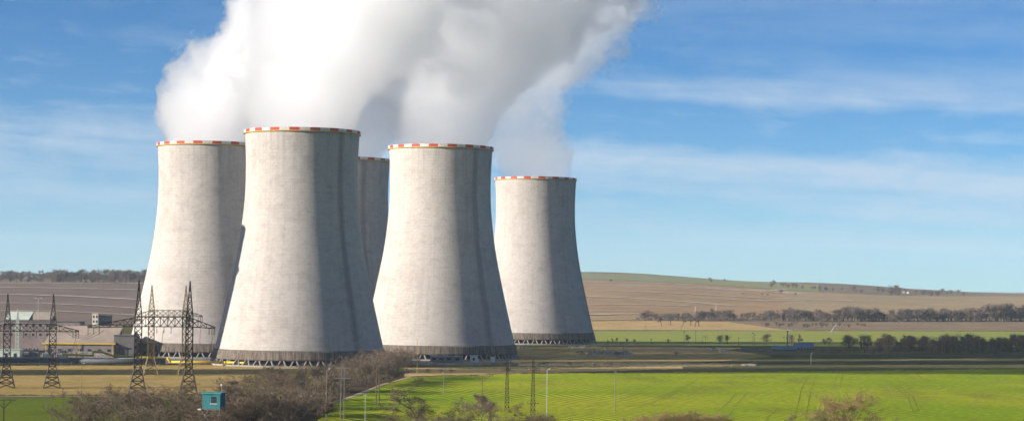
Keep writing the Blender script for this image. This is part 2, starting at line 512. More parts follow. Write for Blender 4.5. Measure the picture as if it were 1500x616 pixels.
# ------------------------------------------------------------------ cooling towers
def concrete_mat(name, base, dark, streak=0.35, wet=0.0):
    m = bpy.data.materials.new(name); m.use_nodes = True
    t = NT(m.node_tree)
    tcn = t.n('ShaderNodeTexCoord').outputs['Object']
    x, y, z = t.sep(tcn)
    a = t.math('MULTIPLY', t.math('ARCTAN2', y, x), 34.0)
    rnd = t.n('ShaderNodeObjectInfo').outputs['Random']
    a2 = t.math('ADD', a, t.math('MULTIPLY', rnd, 0.0))
    br = t.n('ShaderNodeTexBrick', offset=0.37, offset_frequency=2)
    t.put(br.inputs['Vector'], t.comb(a2, z, 0.0))
    br.inputs['Color1'].default_value = (1, 1, 1, 1)
    br.inputs['Color2'].default_value = (0.90, 0.90, 0.90, 1)
    br.inputs['Mortar'].default_value = (0.80, 0.80, 0.80, 1)
    br.inputs['Scale'].default_value = 1.0
    br.inputs['Mortar Size'].default_value = 0.09
    br.inputs['Mortar Smooth'].default_value = 0.6
    br.inputs['Brick Width'].default_value = 4.3
    br.inputs['Row Height'].default_value = 1.75
    p = t.comb(a2, z, t.math('MULTIPLY', rnd, 40.0))
    st = t.noise(t.comb(t.math('MULTIPLY', a2, 0.42), t.math('MULTIPLY', z, 0.016), t.math('MULTIPLY', rnd, 40.0)), 1.0, 6.0, 0.65)
    bl = t.noise(p, 0.075, 6.0, 0.62, 0.3)
    fi = t.noise(p, 0.8, 5.0, 0.75)
    vl = t.noise(t.comb(t.math('MULTIPLY', a2, 1.1), t.math('MULTIPLY', z, 0.05), 3.0), 1.0, 3.0, 0.6)
    c = t.mix(t.math('MULTIPLY', t.ramp(st, 0.42, 0.75), streak), base, dark)
    c = t.mix(t.math('MULTIPLY', t.ramp(bl, 0.45, 0.72), 0.32), c, dark)
    c = t.mix(t.math('MULTIPLY', t.ramp(vl, 0.55, 0.75), 0.22), c, dark)
    c = t.mix(0.28, c, br.outputs['Color'], 'MULTIPLY')
    top = t.math('MULTIPLY', t.ramp(z, 88.0, 126.0), t.ramp(t.noise(t.comb(t.math('MULTIPLY', a2, 0.9), t.math('MULTIPLY', z, 0.02), 9.0), 1.0, 5.0, 0.7), 0.42, 0.68))
    c = t.mix(t.math('MULTIPLY', top, 0.45), c, dark)
    pat = t.noise(t.comb(t.math('MULTIPLY', a2, 0.16), t.math('MULTIPLY', z, 0.30), 5.0), 1.0, 5.0, 0.7)
    c = t.mix(t.math('MULTIPLY', t.ramp(pat, 0.45, 0.7), 0.35), c, dark)
    # the run of soot and damp beside the ladder
    an = t.math('ARCTAN2', y, x)
    wob = t.math('MULTIPLY', t.math('SUBTRACT', t.noise(t.comb(0.0, 0.0, t.math('MULTIPLY', z, 0.05)), 1.0, 3.0), 0.5), 0.06)
    dl = t.math('ABSOLUTE', t.math('ADD', an, wob))
    c = t.mix(t.math('MULTIPLY', t.ramp(dl, 0.02, 0.10, 1.0, 0.0), 0.38), c, tuple(v * 0.55 for v in dark))
    if wet:
        w = t.noise(t.comb(t.math('MULTIPLY', a2, 1.6), t.math('MULTIPLY', z, 0.12), 1.0), 1.0, 4.0, 0.7)
        c = t.mix(t.ramp(w, 0.36, 0.62, 0.0, wet), c, (0.055, 0.045, 0.035))
    k = t.ramp(fi, 0.2, 0.8, 0.84, 1.16, False)
    vm = t.n('ShaderNodeVectorMath', operation='SCALE')
    t.put(vm.inputs[0], c); t.put(vm.inputs['Scale'], k)
    b = t.n('ShaderNodeBsdfPrincipled')
    t.put(b.inputs['Base Color'], vm.outputs[0])
    b.inputs['Roughness'].default_value = 0.9
    b.inputs['Specular IOR Level'].default_value = 0.2
    bn = t.n('ShaderNodeBump')
    bn.inputs['Distance'].default_value = 0.05
    t.put(bn.inputs['Height'], br.outputs['Fac'])
    bn.invert = True
    t.put(b.inputs['Normal'], bn.outputs[0])
    o = t.n('ShaderNodeOutputMaterial')
    t.put(o.inputs['Surface'], b.outputs[0])
    return m

M_conc = concrete_mat('weathered_concrete', (0.435, 0.398, 0.365), (0.24, 0.212, 0.185), 0.24)
M_beam = concrete_mat('damp_concrete', (0.23, 0.19, 0.155), (0.10, 0.08, 0.062), 0.6, 0.85)
M_leg = mat('pale_concrete', (0.28, 0.265, 0.245), 0.9, 0.15, 1.5)
M_red = mat('red_paint', (0.52, 0.04, 0.015), 0.6, 0.25, 0.8, tint=(0.36, 0.04, 0.022))
M_white = mat('white_paint', (0.60, 0.57, 0.54), 0.6, 0.15, 0.8, tint=(0.45, 0.43, 0.40))
M_ochre = mat('ochre_steel', (0.45, 0.30, 0.05), 0.6, 0.2, 1.0)
M_steel = mat('galvanised_steel', (0.30, 0.31, 0.32), 0.5, 0.2, 2.0)
M_fill = mat('shade_black_packing', (0.035, 0.03, 0.028), 0.95, 0.2, 0.5)  # near-black, so the packing's colour carries the shade behind the legs

HT = 127.0
PZ = [3.2, 8.5, 22, 44, 66, 88, 100, 110, 120, 126]
PR = [47.3, 46.0, 42.8, 37.9, 33.6, 31.0, 30.5, 30.55, 30.95, 31.3]
def spline_r(z):
    # Catmull-Rom through the measured profile
    i = max(0, min(len(PZ) - 2, int(np.searchsorted(PZ, z)) - 1))
    p0, p1, p2, p3 = PR[max(i - 1, 0)], PR[i], PR[i + 1], PR[min(i + 2, len(PR) - 1)]
    z0, z1, z2, z3 = PZ[max(i - 1, 0)], PZ[i], PZ[i + 1], PZ[min(i + 2, len(PZ) - 1)]
    h = z2 - z1
    t = (z - z1) / h
    m1 = (p2 - p0) / (z2 - z0) * h
    m2 = (p3 - p1) / (z3 - z1) * h
    return (2 * t**3 - 3 * t**2 + 1) * p1 + (t**3 - 2 * t**2 + t) * m1 + (-2 * t**3 + 3 * t**2) * p2 + (t**3 - t**2) * m2

NV = 44
def tower_meshes():
    ms = {}
    zs = list(np.linspace(3.6, 125.6, 62))
    prof = [(spline_r(z), z) for z in zs] + [(spline_r(z) - 0.6, z) for z in reversed(zs)]
    ms['shell'] = MB().lathe(prof, 128, True).mesh('shell', M_conc, True)
    zb = list(np.linspace(3.4, 8.6, 6))
    pb = [(spline_r(z) + 0.45, z) for z in zb] + [(spline_r(z) + 0.02, z) for z in reversed(zb)]
    ms['ring_beam'] = MB().lathe(pb, 128, True).mesh('ring_beam', M_beam, True)
    w = MB().lathe([(31.0, 124.9), (32.1, 125.2), (32.1, 125.7), (31.0, 125.7)], 128, True)
    ms['walkway'] = w.mesh('walkway', M_ochre)
    def panel(m):
        n, b = 3, MB()
        vs = []
        for i in range(n + 1):
            a = math.radians(-4.96 + 9.92 * i / n)
            for r in (31.75, 32.0):
                for z in (125.75, 127.3):
                    vs.append((r * math.cos(a), r * math.sin(a), z))
        fs = []
        for i in range(n):
            k = 4 * i
            fs += [(k + 2, k + 6, k + 7, k + 3), (k, k + 1, k + 5, k + 4), (k + 1, k + 3, k + 7, k + 5), (k, k + 4, k + 6, k + 2)]
        fs += [(0, 2, 3, 1), (4 * n, 4 * n + 1, 4 * n + 3, 4 * n + 2)]
        return b.add(vs, fs).mesh('rim_panel', m)
    ms['red'] = panel(M_red); ms['white'] = panel(M_white)
    da = math.pi / NV
    def leg(s):
        a0 = s * da * 0.28; a1 = s * da * 0.86
        return MB().bar((48.6 * math.cos(a0), 48.6 * math.sin(a0), 0), (46.9 * math.cos(a1), 46.9 * math.sin(a1), 4.1), 0.95, 0.85, 6).mesh('leg', M_leg)
    ms['legL'] = leg(-1); ms['legR'] = leg(1)
    ms['basin'] = MB().lathe([(50.0, 0), (50.0, 0.9), (49.5, 0.9), (49.5, 0)], 96, True).mesh('basin_wall', M_leg)
    f = MB().lathe([(43.5, 0.02), (43.5, 5.5), (0.01, 5.5)], 64)
    ms['fill'] = f.mesh('fill_pack', M_fill)
    lad = MB()
    zz = list(np.arange(4.0, 127.2, 2.05))
    for s in (-0.45, 0.45):
        lad.path([(spline_r(min(z, 125.9)) + 0.55, s, z) for z in zz], 0.16, 4)
    for z in zz:
        r = spline_r(min(z, 125.9))
        lad.bar((r + 0.55, -0.45, z), (r + 0.55, 0.45, z), 0.1)
        pts = [(r + 0.55 + 0.75 * math.sin(q), -0.5 * math.cos(q), z) for q in np.linspace(0, math.pi, 6)]
        lad.path(pts, 0.09, 4)
        lad.bar((r - 0.05, -0.45, z), (r + 0.55, -0.45, z), 0.1)
    ms['ladder'] = lad.mesh('ladder', M_steel)
    return ms
TM = tower_meshes()

def cooling_tower(x, y, label, rz, z=0.0, full=True):
    t = thing('cooling_tower', label, 'cooling tower', (x, y, z), rz, 'cooling towers')
    link('shell', TM['shell'], t); link('ring_beam', TM['ring_beam'], t); link('walkway', TM['walkway'], t)
    for i in range(36):
        link('rim_panel', TM['red' if i % 2 else 'white'], t, None, (0, 0, R(10 * i)))
    link('fill_pack', TM['fill'], t)
    if full:
        for i in range(NV):
            link('leg', TM['legL'], t, None, (0, 0, 2 * math.pi * i / NV))
            link('leg', TM['legR'], t, None, (0, 0, 2 * math.pi * i / NV))
        link('basin_wall', TM['basin'], t)
    link('ladder', TM['ladder'], t)
    return t

TOW = {}
def put_tower(key, px, y, label, lad, full=True):
    x = at(px, 415, y).x
    TOW[key] = Vector((x, y, 0))
    cooling_tower(x, y, label, R(lad), 0.0, full)
put_tower('A', 440, 1158, 'largest and nearest concrete cooling tower, standing behind the bare bushes', -42)
put_tower('B', 643.5, 1280, 'concrete cooling tower with the white kiosk and grey cabins at its foot', -46)
put_tower('C', 305, 1275, 'concrete cooling tower behind the steel portal gantries, leftmost in view', -25)
put_tower('D', 783, 1640, 'smallest looking and farthest right concrete cooling tower, beside the green field', -12)
put_tower('E', 500, 1414, 'mostly hidden cooling tower whose top shows between two nearer ones', -60, False)
# towers standing outside the picture on the sunny side: their shadows and those of their steam fall into it
def put_off(key, x, y, label):
    TOW[key] = Vector((x, y, 0))
    cooling_tower(x, y, label, 0.0, 0.0, False)
put_off('G', -398, 1266, 'cooling tower beyond the left edge of the frame, level with the gantries')
put_off('H', -480, 930, 'cooling tower beyond the left edge of the frame, nearest of all')
put_off('J', -510, 1345, 'cooling tower beyond the left edge of the frame, farthest of all')
# a chimney outside the frame throws the narrow shadow on the left edge of the nearest tower
qx, qy = TOW['A'].x - 0.943 * 205 - 0.334 * 3.5, TOW['A'].y - 0.334 * 205 + 0.943 * 3.5
ch = thing('chimney_stack', 'round concrete chimney stack beyond the left edge of the frame', 'chimney', (qx, qy, 0))
MB().lathe([(13, 0), (9.5, 60), (8.6, 118), (9.4, 120), (9.4, 124), (7.8, 124), (7.8, 0)], 40).build('shaft', M_conc, ch, True)
MB().lathe([(9.5, 100), (11.0, 100.2), (11.0, 101), (9.5, 101)], 40, True).build('walkway', M_steel, ch)

# ------------------------------------------------------------------ steam
from mathutils import noise as mnoise

def steam_mat(name, P, density, seed, color=(0.996, 0.996, 0.997), even=False):
    """steam that thins out from the plume's axis, torn by noise; P = points of the axis and radii"""
    m = bpy.data.materials.new(name); m.use_nodes = True
    t = NT(m.node_tree)
    if even:
        v = t.n('ShaderNodeVolumePrincipled')
        v.inputs['Color'].default_value = (*color, 1)
        v.inputs['Density'].default_value = density
        o = t.n('ShaderNodeOutputMaterial'); t.put(o.inputs['Volume'], v.outputs[0])
        return m
    pos = t.n('ShaderNodeNewGeometry').outputs['Position']
    x, y, z = t.sep(pos)
    z0, z1 = P[0][0].z, P[-1][0].z
    xs = [p.x for p, r in P]; ys = [p.y for p, r in P]
    x0, y0, L = min(xs) - 1, min(ys) - 1, 400.0
    rp = t.n('ShaderNodeValToRGB')
    el_ = rp.color_ramp.elements
    while len(el_) > 1: el_.remove(el_[-1])
    for i, (p, r) in enumerate(P):
        e = el_[0] if i == 0 else el_.new((p.z - z0) / (z1 - z0))
        e.position = (p.z - z0) / (z1 - z0)
        e.color = ((p.x - x0) / L, (p.y - y0) / L, r / L, 1)
    rp.color_ramp.interpolation = 'LINEAR'
    t.put(rp.inputs[0], t.ramp(z, z0, z1, 0.0, 1.0, False))
    cx, cy_, cr = t.sep(rp.outputs[0])
    dx = t.math('SUBTRACT', t.math('SUBTRACT', x, x0), t.math('MULTIPLY', cx, L))
    dy = t.math('SUBTRACT', t.math('SUBTRACT', y, y0), t.math('MULTIPLY', cy_, L))
    q = t.math('DIVIDE', t.math('SQRT', t.math('ADD', t.math('MULTIPLY', dx, dx), t.math('MULTIPLY', dy, dy))), t.math('MULTIPLY', cr, L))
    sh = t.n('ShaderNodeVectorMath', operation='ADD')
    t.put(sh.inputs[0], pos); sh.inputs[1].default_value = (seed * 57.0, seed * 13.0, 0)
    n1 = t.noise(sh.outputs[0], 0.034 if density > 0.05 else 0.030, 3.0, 0.64, 0.0)
    tear = t.math('MULTIPLY', t.math('SUBTRACT', n1, 0.47), 2.6 if density > 0.05 else 2.1)
    tear = t.math('MULTIPLY', tear, t.ramp(z, z0 + 6, z0 + 55, 0.12, 1.0))
    d = t.math('MULTIPLY', t.ramp(t.math('ADD', q, tear), 0.98, 0.9 if density > 0.05 else 0.83), density)
    v = t.n('ShaderNodeVolumePrincipled')
    v.inputs['Color'].default_value = (*color, 1)
    t.put(v.inputs['Density'], d)
    v.inputs['Anisotropy'].default_value = 0.68
    o = t.n('ShaderNodeOutputMaterial')
    t.put(o.inputs['Volume'], v.outputs[0])
    return m

def ico(sub):
    import bmesh
    bm = bmesh.new()
    bmesh.ops.create_icosphere(bm, subdivisions=sub, radius=1.0)
    v = np.array([p.co[:] for p in bm.verts]); f = np.array([[q.index for q in fc.verts] for fc in bm.faces])
    bm.free()
    return v, f
ICO = ico(2)

def plume(key, pts, label, seed, density=0.05, world=False):
    """a plume of steam: overlapping billows along its path, fused into one skin and roughened"""
    rnd = random.Random(seed)
    base = TOW[key]
    P = []
    for q in pts:
        if world: P.append((base + Vector(q[:3]), q[3]))
        else: P.append((at(q[0], q[1], base.y), q[2] * base.y / F0))
    P[0] = (Vector((base.x, base.y, 119)), 28.5)
    P.insert(1, (Vector((base.x, base.y, 128)), 29.5))
    V, Fc, k = [], [], 0
    def ball(c, r):
        nonlocal k
        V.append(ICO[0] * r + np.array(c)); Fc.append(ICO[1] + k); k += len(ICO[0])
    z0 = P[0][0].z
    for (a, ra), (b, rb) in zip(P[:-1], P[1:]):
        n = max(2, int((b - a).length / (0.30 * ra)))
        for i in range(n):
            t = i / n
            c = a.lerp(b, t); r = ra + (rb - ra) * t
            ball(c, r * 1.02)
            if c.z > z0 + 30:
                for _ in range(8):
                    d = Vector((rnd.gauss(0, 1), rnd.gauss(0, 1), rnd.gauss(0, 0.7))).normalized()
                    rr = r * rnd.uniform(0.25, 0.42)
                    ball(c + d * (r * 1.1 - rr * 0.35), rr)
    def fuse(me, size):
        o = bpy.data.objects.new('tmp', me); C.objects.link(o)
        md = o.modifiers.new('r', 'REMESH'); md.mode = 'VOXEL'; md.voxel_size = size
        m2 = bpy.data.meshes.new_from_object(o.evaluated_get(bpy.context.evaluated_depsgraph_get()))
        bpy.data.objects.remove(o); bpy.data.meshes.remove(me)
        return m2
    me = bpy.data.meshes.new('tmp')
    me.from_pydata(np.concatenate(V).tolist(), [], np.concatenate(Fc).tolist())
    m2 = fuse(me, 3.5)
    nv = len(m2.vertices)
    co = np.empty(nv * 3); m2.vertices.foreach_get('co', co); co = co.reshape(-1, 3)
    no = np.empty(nv * 3); m2.vertices.foreach_get('normal', no); no = no.reshape(-1, 3)
    off = Vector((seed * 31.7, seed * 11.3, 0))
    for i in range(nv):
        p = Vector(co[i])
        f = min(1.0, max(0.0, (p.z - 132) / 25.0))
        if f > 0:
            h = 7.0 * mnoise.noise((p + off) / 30.0) + 4.5 * (0.35 - abs(mnoise.noise((p + off) / 13.0)))
            co[i] += no[i] * h * f
        if co[i, 2] < 129.0:        # keep inside the mouth of the tower
            dx, dy = co[i, 0] - base.x, co[i, 1] - base.y
            rr = math.hypot(dx, dy)
            if rr > 29.6: co[i, 0] = base.x + dx * 29.6 / rr; co[i, 1] = base.y + dy * 29.6 / rr
        co[i, 2] = max(co[i, 2], 112.0)
    m2.vertices.foreach_set('co', co.ravel())
    m2 = fuse(m2, 3.0)
    m2.name = 'steam_plume'
    m2.materials.clear(); m2.materials.append(steam_mat('steam', P, density, seed, even=world))
    m2.shade_smooth(); m2.update()
    return tag(link('steam_plume', m2), label, 'steam', 'steam plumes')

plume('C', [(304, 212, 66), (302, 172, 80), (316, 140, 86), (338, 104, 94), (388, 58, 88), (438, 5, 104), (500, -90, 136)], 'steam plume with bright billows rising from the tower behind the gantries', 1, 0.10)
plume('A', [(443, 200, 80), (448, 152, 100), (466, 112, 118), (496, 64, 138), (532, 5, 166), (580, -90, 190)], 'broad white steam plume rising from the nearest cooling tower', 2, 0.075)
plume('B', [(643, 220, 74), (642, 170, 92), (666, 134, 108), (700, 88, 130), (748, 26, 158), (810, -70, 188)], 'dome-shaped white steam plume above the tower with the white kiosk', 3, 0.055)
plume('D', [(782, 272, 57), (778, 226, 66), (766, 188, 68), (772, 140, 80), (798, 90, 96), (832, 28, 118), (872, -60, 142)], 'thin hazy steam plume above the farthest right tower', 4, 0.026)
plume('E', [(500, 244, 66), (514, 204, 76), (546, 158, 104), (586, 104, 132), (632, 34, 160)], 'grey shaded steam seen between the two nearest towers', 5, 0.04)
for key, sd_, where in (('G', 6, 'level with the gantries'), ('H', 7, 'nearest of all'), ('J', 8, 'farthest of all')):
    sg = -1 if key == 'H' else 1
    plume(key, [(0, 0, 122, 29), (0, 0, 140, 30), (4, 0, 165, 32), (16, 10 * sg, 200, 35), (46, 26 * sg, 245, 40), (90, 46 * sg, 290, 45)],
          'steam plume beyond the left edge of the frame, ' + where, sd_, 0.03, True)

# ------------------------------------------------------------------ trees
M_bark = mat('bark', (0.075, 0.058, 0.045), 0.95, 0.3, 1.0)
def twig_mat(name, a, b):
    return mat(name, a, 0.95, 0.35, 0.5, tint=b, tscale=0.12)
M_twig = twig_mat('twigs_brown', (0.165, 0.118, 0.07), (0.105, 0.078, 0.046))
M_twig2 = twig_mat('twigs_purple_grey', (0.195, 0.145, 0.10), (0.13, 0.095, 0.065))
M_twig3 = twig_mat('twigs_olive', (0.16, 0.14, 0.055), (0.12, 0.11, 0.045))
M_twig4 = twig_mat('twigs_reddish', (0.30, 0.19, 0.09), (0.22, 0.155, 0.06))
M_twigf = twig_mat('twigs_far', (0.155, 0.118, 0.095), (0.115, 0.09, 0.075))

def tree_mesh(seed, h, spread, stems, twigs, tw, tl, low=False):
    rnd = random.Random(seed)
    trunk = MB()
    segs = []
    def grow(p, d, length, rad, lvl):
        n = 2 if low else 3
        for i in range(n):
            d = (d + Vector((rnd.gauss(0, 0.16), rnd.gauss(0, 0.16), rnd.gauss(0.02, 0.10)))).normalized()
            q = p + d * length / n
            r2 = rad * (1 - 0.22)
            if rad > (0.05 if low else 0.022): trunk.bar(p, q, rad * 2, r2 * 2, 3 if (low or lvl > 1) else 5)
            if lvl >= 1: segs.append((p.copy(), q.copy(), lvl))
            if lvl < 3 and (i > 0 or lvl > 0):
                for _ in range(rnd.choice((1, 2)) if lvl < 2 else rnd.choice((1, 2))):
                    ax = Vector((rnd.gauss(0, 1), rnd.gauss(0, 1), rnd.gauss(0, 0.35))).normalized()
                    nd = (d * rnd.uniform(0.5, 0.9) + ax * spread).normalized()
                    if nd.z < -0.1: nd.z *= -0.5
                    grow(q, nd, length * rnd.uniform(0.48, 0.68), r2 * 0.62, lvl + 1)
            p, rad = q, r2
    for k in range(stems):
        a = rnd.uniform(0, 6.28)
        lean = 0.08 if stems == 1 else rnd.uniform(0.15, 0.6)
        d0 = Vector((math.cos(a) * lean, math.sin(a) * lean, 1)).normalized()
        grow(Vector((math.cos(a), math.sin(a), 0)) * (0 if stems == 1 else rnd.uniform(0.1, 0.8)), d0, h * 0.62, h * (0.017 if stems == 1 else 0.010), 0)
    crown = MB()
    wts = [s for s in segs if s[2] >= 2] or segs
    for _ in range(twigs):
        p, q, l = rnd.choice(wts)
        c = p.lerp(q, rnd.random())
        d = Vector((rnd.gauss(0, 1), rnd.gauss(0, 1), rnd.gauss(0.35, 0.8))).normalized()
        L = tl * rnd.uniform(0.5, 1.3)
        s = d.cross(Vector((rnd.gauss(0, 1), rnd.gauss(0, 1), rnd.gauss(0, 1)))).normalized() * tw
        k = len(crown.v)
        m = c + d * L * 0.5 + Vector((rnd.gauss(0, 0.12), rnd.gauss(0, 0.12), rnd.gauss(0, 0.12))) * L
        crown.v += [tuple(c - s), tuple(c + s), tuple(m + s * 0.6), tuple(m - s * 0.6), tuple(c + d * L)]
        crown.f += [(k, k + 1, k + 2, k + 3), (k + 3, k + 2, k + 4)]
    # bring to the wanted height
    zm = max(v[2] for v in crown.v)
    f = h / zm
    trunk.v = [(x * f, y * f, z * f) for x, y, z in trunk.v]
    crown.v = [(x * f, y * f, z * f) for x, y, z in crown.v]
    return trunk, crown

def far_tree_mesh(seed, h, stems, n):
    """a tree as it reads from afar: stem and limbs in an uneven cloud of twig slivers"""
    rnd = random.Random(seed)
    trunk, crown = MB(), MB()
    lobes = []
    for k in range(stems):
        a = rnd.uniform(0, 6.28); r = 0 if stems == 1 else rnd.uniform(0.4, 1.2)
        b = Vector((math.cos(a) * r, math.sin(a) * r, 0))
        top = b * 1.6 + Vector((rnd.gauss(0, .4), rnd.gauss(0, .4), h * rnd.uniform(0.7, 0.85)))
        trunk.bar(b, top, 0.4 if stems == 1 else 0.22, 0.08, 4)
        for _ in range(6):
            p = b.lerp(top, rnd.uniform(0.2, 0.9))
            q = p + Vector((rnd.gauss(0, 1.5), rnd.gauss(0, 1.5), rnd.uniform(0.8, 2.6)))
            trunk.bar(p, q, 0.14, 0.05, 3)
            lobes.append((q, rnd.uniform(0.9, 1.7)))
        lobes.append((top, 1.4))
    for _ in range(n):
        q, r = rnd.choice(lobes)
        d = Vector((rnd.gauss(0, 1), rnd.gauss(0, 1), rnd.gauss(0, 1))).normalized()
        c = q + d * r * rnd.random() ** 0.5
        c.z = max(0.3, c.z)
        e = Vector((rnd.gauss(0, 0.5), rnd.gauss(0, 0.5), rnd.gauss(0.5, 0.6))).normalized()
        L = rnd.uniform(0.5, 1.5)
        s_ = e.cross(d).normalized() * rnd.uniform(0.04, 0.11)
        k = len(crown.v)
        crown.v += [tuple(c - s_), tuple(c + s_), tuple(c + e * L)]
        crown.f += [(k, k + 1, k + 2)]
    zm = max(v[2] for v in crown.v)
    f = h / zm
    trunk.v = [(x * f, y * f, z * f) for x, y, z in trunk.v]
    crown.v = [(x * f, y * f, z * f) for x, y, z in crown.v]
    return trunk, crown

PROTO = {}
def proto(key, name, cat, twm, *a, low=False):
    tr, cr = tree_mesh(*a, low=low)
    PROTO[key] = (name, cat, tr.mesh('trunk', M_bark), cr.mesh('crown', twm))
proto('oak1', 'bare_tree', 'tree', M_twig, 11, 10.0, 0.95, 1, 2600, 0.022, 1.0)
proto('oak2', 'bare_tree', 'tree', M_twig, 12, 10.0, 0.85, 1, 2600, 0.022, 1.0)
proto('oak3', 'bare_tree', 'tree', M_twig2, 13, 10.0, 1.05, 1, 3000, 0.024, 1.1)
proto('shrub1', 'bare_shrub', 'shrub', M_twig, 21, 10.0, 0.75, 7, 3600, 0.026, 1.0)
proto('shrub2', 'bare_shrub', 'shrub', M_twig2, 22, 10.0, 0.8, 6, 3600, 0.026, 1.0)
proto('shrub3', 'bare_shrub', 'shrub', M_twig3, 23, 10.0, 0.85, 7, 4200, 0.028, 1.1)
proto('shrub4', 'bare_shrub', 'shrub', M_twig4, 24, 10.0, 0.75, 7, 4200, 0.030, 1.1)
for i in range(5):
    tr_, cr_ = far_tree_mesh(61 + i, 10.0, (4, 1, 5, 1, 3)[i], (900, 750, 1100, 800, 900)[i])
    PROTO['far%d' % i] = ('bare_tree', 'tree', tr_.mesh('trunk', M_bark), cr_.mesh('crown', M_twigf if i < 3 else M_twig))

def tree(key, p, h, label, group=None, rz=None, wide=1.0, rnd=random):
    name, cat, tr, cr = PROTO[key]
    o = thing(name, label, cat, p, rnd.uniform(0, 6.28) if rz is None else rz, group)
    k = h / 10.0
    o.scale = (k * wide, k * wide, k)
    link('trunk', tr, o); link('crown', cr, o)
    return o

def tree_px(key, px, pyb, pyt, label, group=None, wide=1.0, y=None):
    """base at (px, pyb), top at pyt"""
    p = gp(px, pyb) if y is None else at(px, pyb, y)
    if y is not None: p.z = h1(p.x, p.y)
    top = at(px, pyt, p.y)
    return tree(key, p, top.z - p.z, label, group, wide=wide)

random.seed(77)
def inside(poly, x, y):
    c = False
    j = len(poly) - 1
    for i in range(len(poly)):
        if (poly[i][1] > y) != (poly[j][1] > y) and x < (poly[j][0] - poly[i][0]) * (y - poly[i][1]) / (poly[j][1] - poly[i][1]) + poly[i][0]:
            c = not c
        j = i
    return c

class Mass:
    """far trees that read as one mass: joined into one object"""
    def __init__(self): self.v, self.f, self.k = [], [], 0
    def add(self, p, h, wide, rnd):
        name, cat, tr, cr = PROTO['far%d' % rnd.randrange(5)]
        a = rnd.uniform(0, 6.28); c, s_ = math.cos(a), math.sin(a)
        for me in (tr, cr):
            n = len(me.vertices); co = np.empty(n * 3); me.vertices.foreach_get('co', co); co = co.reshape(-1, 3)
            kk = h / 10.0
            x = (co[:, 0] * c - co[:, 1] * s_) * kk * wide + p.x; y = (co[:, 0] * s_ + co[:, 1] * c) * kk * wide + p.y
            self.v.append(np.stack([x, y, co[:, 2] * kk + p.z], 1))
            self.f += [tuple(i + self.k for i in pl.vertices) for pl in me.polygons]
            self.k += n
    def build(self, name, label, cat):
        me = bpy.data.meshes.new(name)
        me.from_pydata(np.concatenate(self.v).tolist(), [], self.f)
        me.materials.append(M_twigf); me.update()
        return tag(link(name, me), label, cat, kind='stuff')

ORD = ['first', 'second', 'third', 'fourth', 'fifth', 'sixth', 'seventh', 'eighth', 'ninth', 'tenth', 'eleventh', 'twelfth', 'thirteenth', 'fourteenth', 'fifteenth', 'sixteenth', 'seventeenth', 'eighteenth', 'nineteenth', 'twentieth']
def ordinal(rows, x):
    return ORD[sorted(r[0] for r in rows).index(x)]
# the thicket in front of the nearest tower
poly = [(330, 592), (400, 573), (470, 566), (540, 560), (590, 551), (575, 560), (520, 577), (470, 596), (460, 640), (300, 650)]
drape('thicket_floor', [(280, 600), (330, 584), (400, 565), (470, 560), (540, 554), (592, 549)], [(280, 660), (440, 645), (470, 596), (520, 579), (560, 565), (592, 553)], field_mat('leaf_litter', (0.10, 0.07, 0.045), (0.075, 0.06, 0.035), None, 0.05, 0.8, 0.4), 0.13, 60, 6)
n = 0
while n < 95:
    x, y = random.uniform(300, 600), random.uniform(550, 650)
    if not inside(poly, x, y): continue
    n += 1
    p = gp(x, y)
    tree(random.choice(('shrub1', 'shrub2', 'shrub1', 'oak3', 'shrub3', 'oak1')), p, random.uniform(8.0, 13.5), 'bare brown shrub in the dense thicket before the nearest tower', 'thicket before the nearest tower', wide=1.25)
rows = ((545, 560, 514), (560, 556, 506), (575, 553, 504), (588, 551, 512), (530, 566, 520), (553, 562, 524), (538, 563, 516), (568, 554, 510))
for x, yb, yt in rows:
    tree_px('shrub2', x, yb, yt, ordinal(rows, x) + ' from left of the tall purplish shrubs at the end of the footpath', 'tall shrubs at the end of the footpath', 1.5)
# lower left thicket
for x, yt in ((296, 600), (309, 603), (322, 601), (332, 594), (284, 596)):
    tree_px('shrub1', x, 690, yt, 'brown shrub growing around the legs of the teal cabin', 'shrubs around the teal cabin', 1.5, y=535)
rows = ((112, 640, 590, 'shrub1'), (135, 640, 583, 'oak1'), (160, 645, 575, 'shrub2'), (185, 640, 570, 'oak2'), (208, 640, 578, 'shrub1'), (228, 640, 572, 'oak1'), (250, 645, 575, 'shrub2'), (268, 640, 568, 'oak2'), (290, 650, 592, 'shrub1'),
                     (312, 650, 600, 'shrub1'), (335, 650, 585, 'shrub2'), (150, 655, 600, 'shrub1'), (198, 655, 598, 'shrub2'), (240, 655, 600, 'shrub3'), (275, 655, 600, 'shrub1'), (360, 650, 580, 'oak1'), (385, 650, 572, 'shrub1'), (410, 650, 580, 'shrub2'), (345, 640, 560, 'oak2'))
for x, yb, yt, k in rows:
    tree_px(k, x, yb, yt - 15, ordinal(rows, x) + ' from left of the bare brown trees tangled below the gantries', 'tangle of bare trees below the gantries', 1.25)
tree_px('oak1', 627, 640, 560, 'bare forked tree with dark trunk at the lower edge of the wheat field', None, 1.3)
tree_px('shrub2', 709, 640, 578, 'round purplish bare bush before the low wooden power pole', None, 1.2)
tree_px('oak3', 722, 630, 572, 'bare tree just behind the round purplish bush', None, 1.0)
tree_px('shrub3', 668, 640, 592, 'olive bare bush between the forked tree and the round bush', None, 1.3)
tree_px('shrub1', 600, 640, 590, 'brown bush beside the footpath, left of the forked tree', None, 1.3)
tree_px('shrub2', 645, 655, 604, 'low grey bush at the foot of the forked tree', None, 1.5)
tree_px('oak2', 757, 640, 585, 'thin bare tree between the two lattice poles', None, 1.0)
rows = ((770, 603), (788, 598), (806, 606), (752, 606))
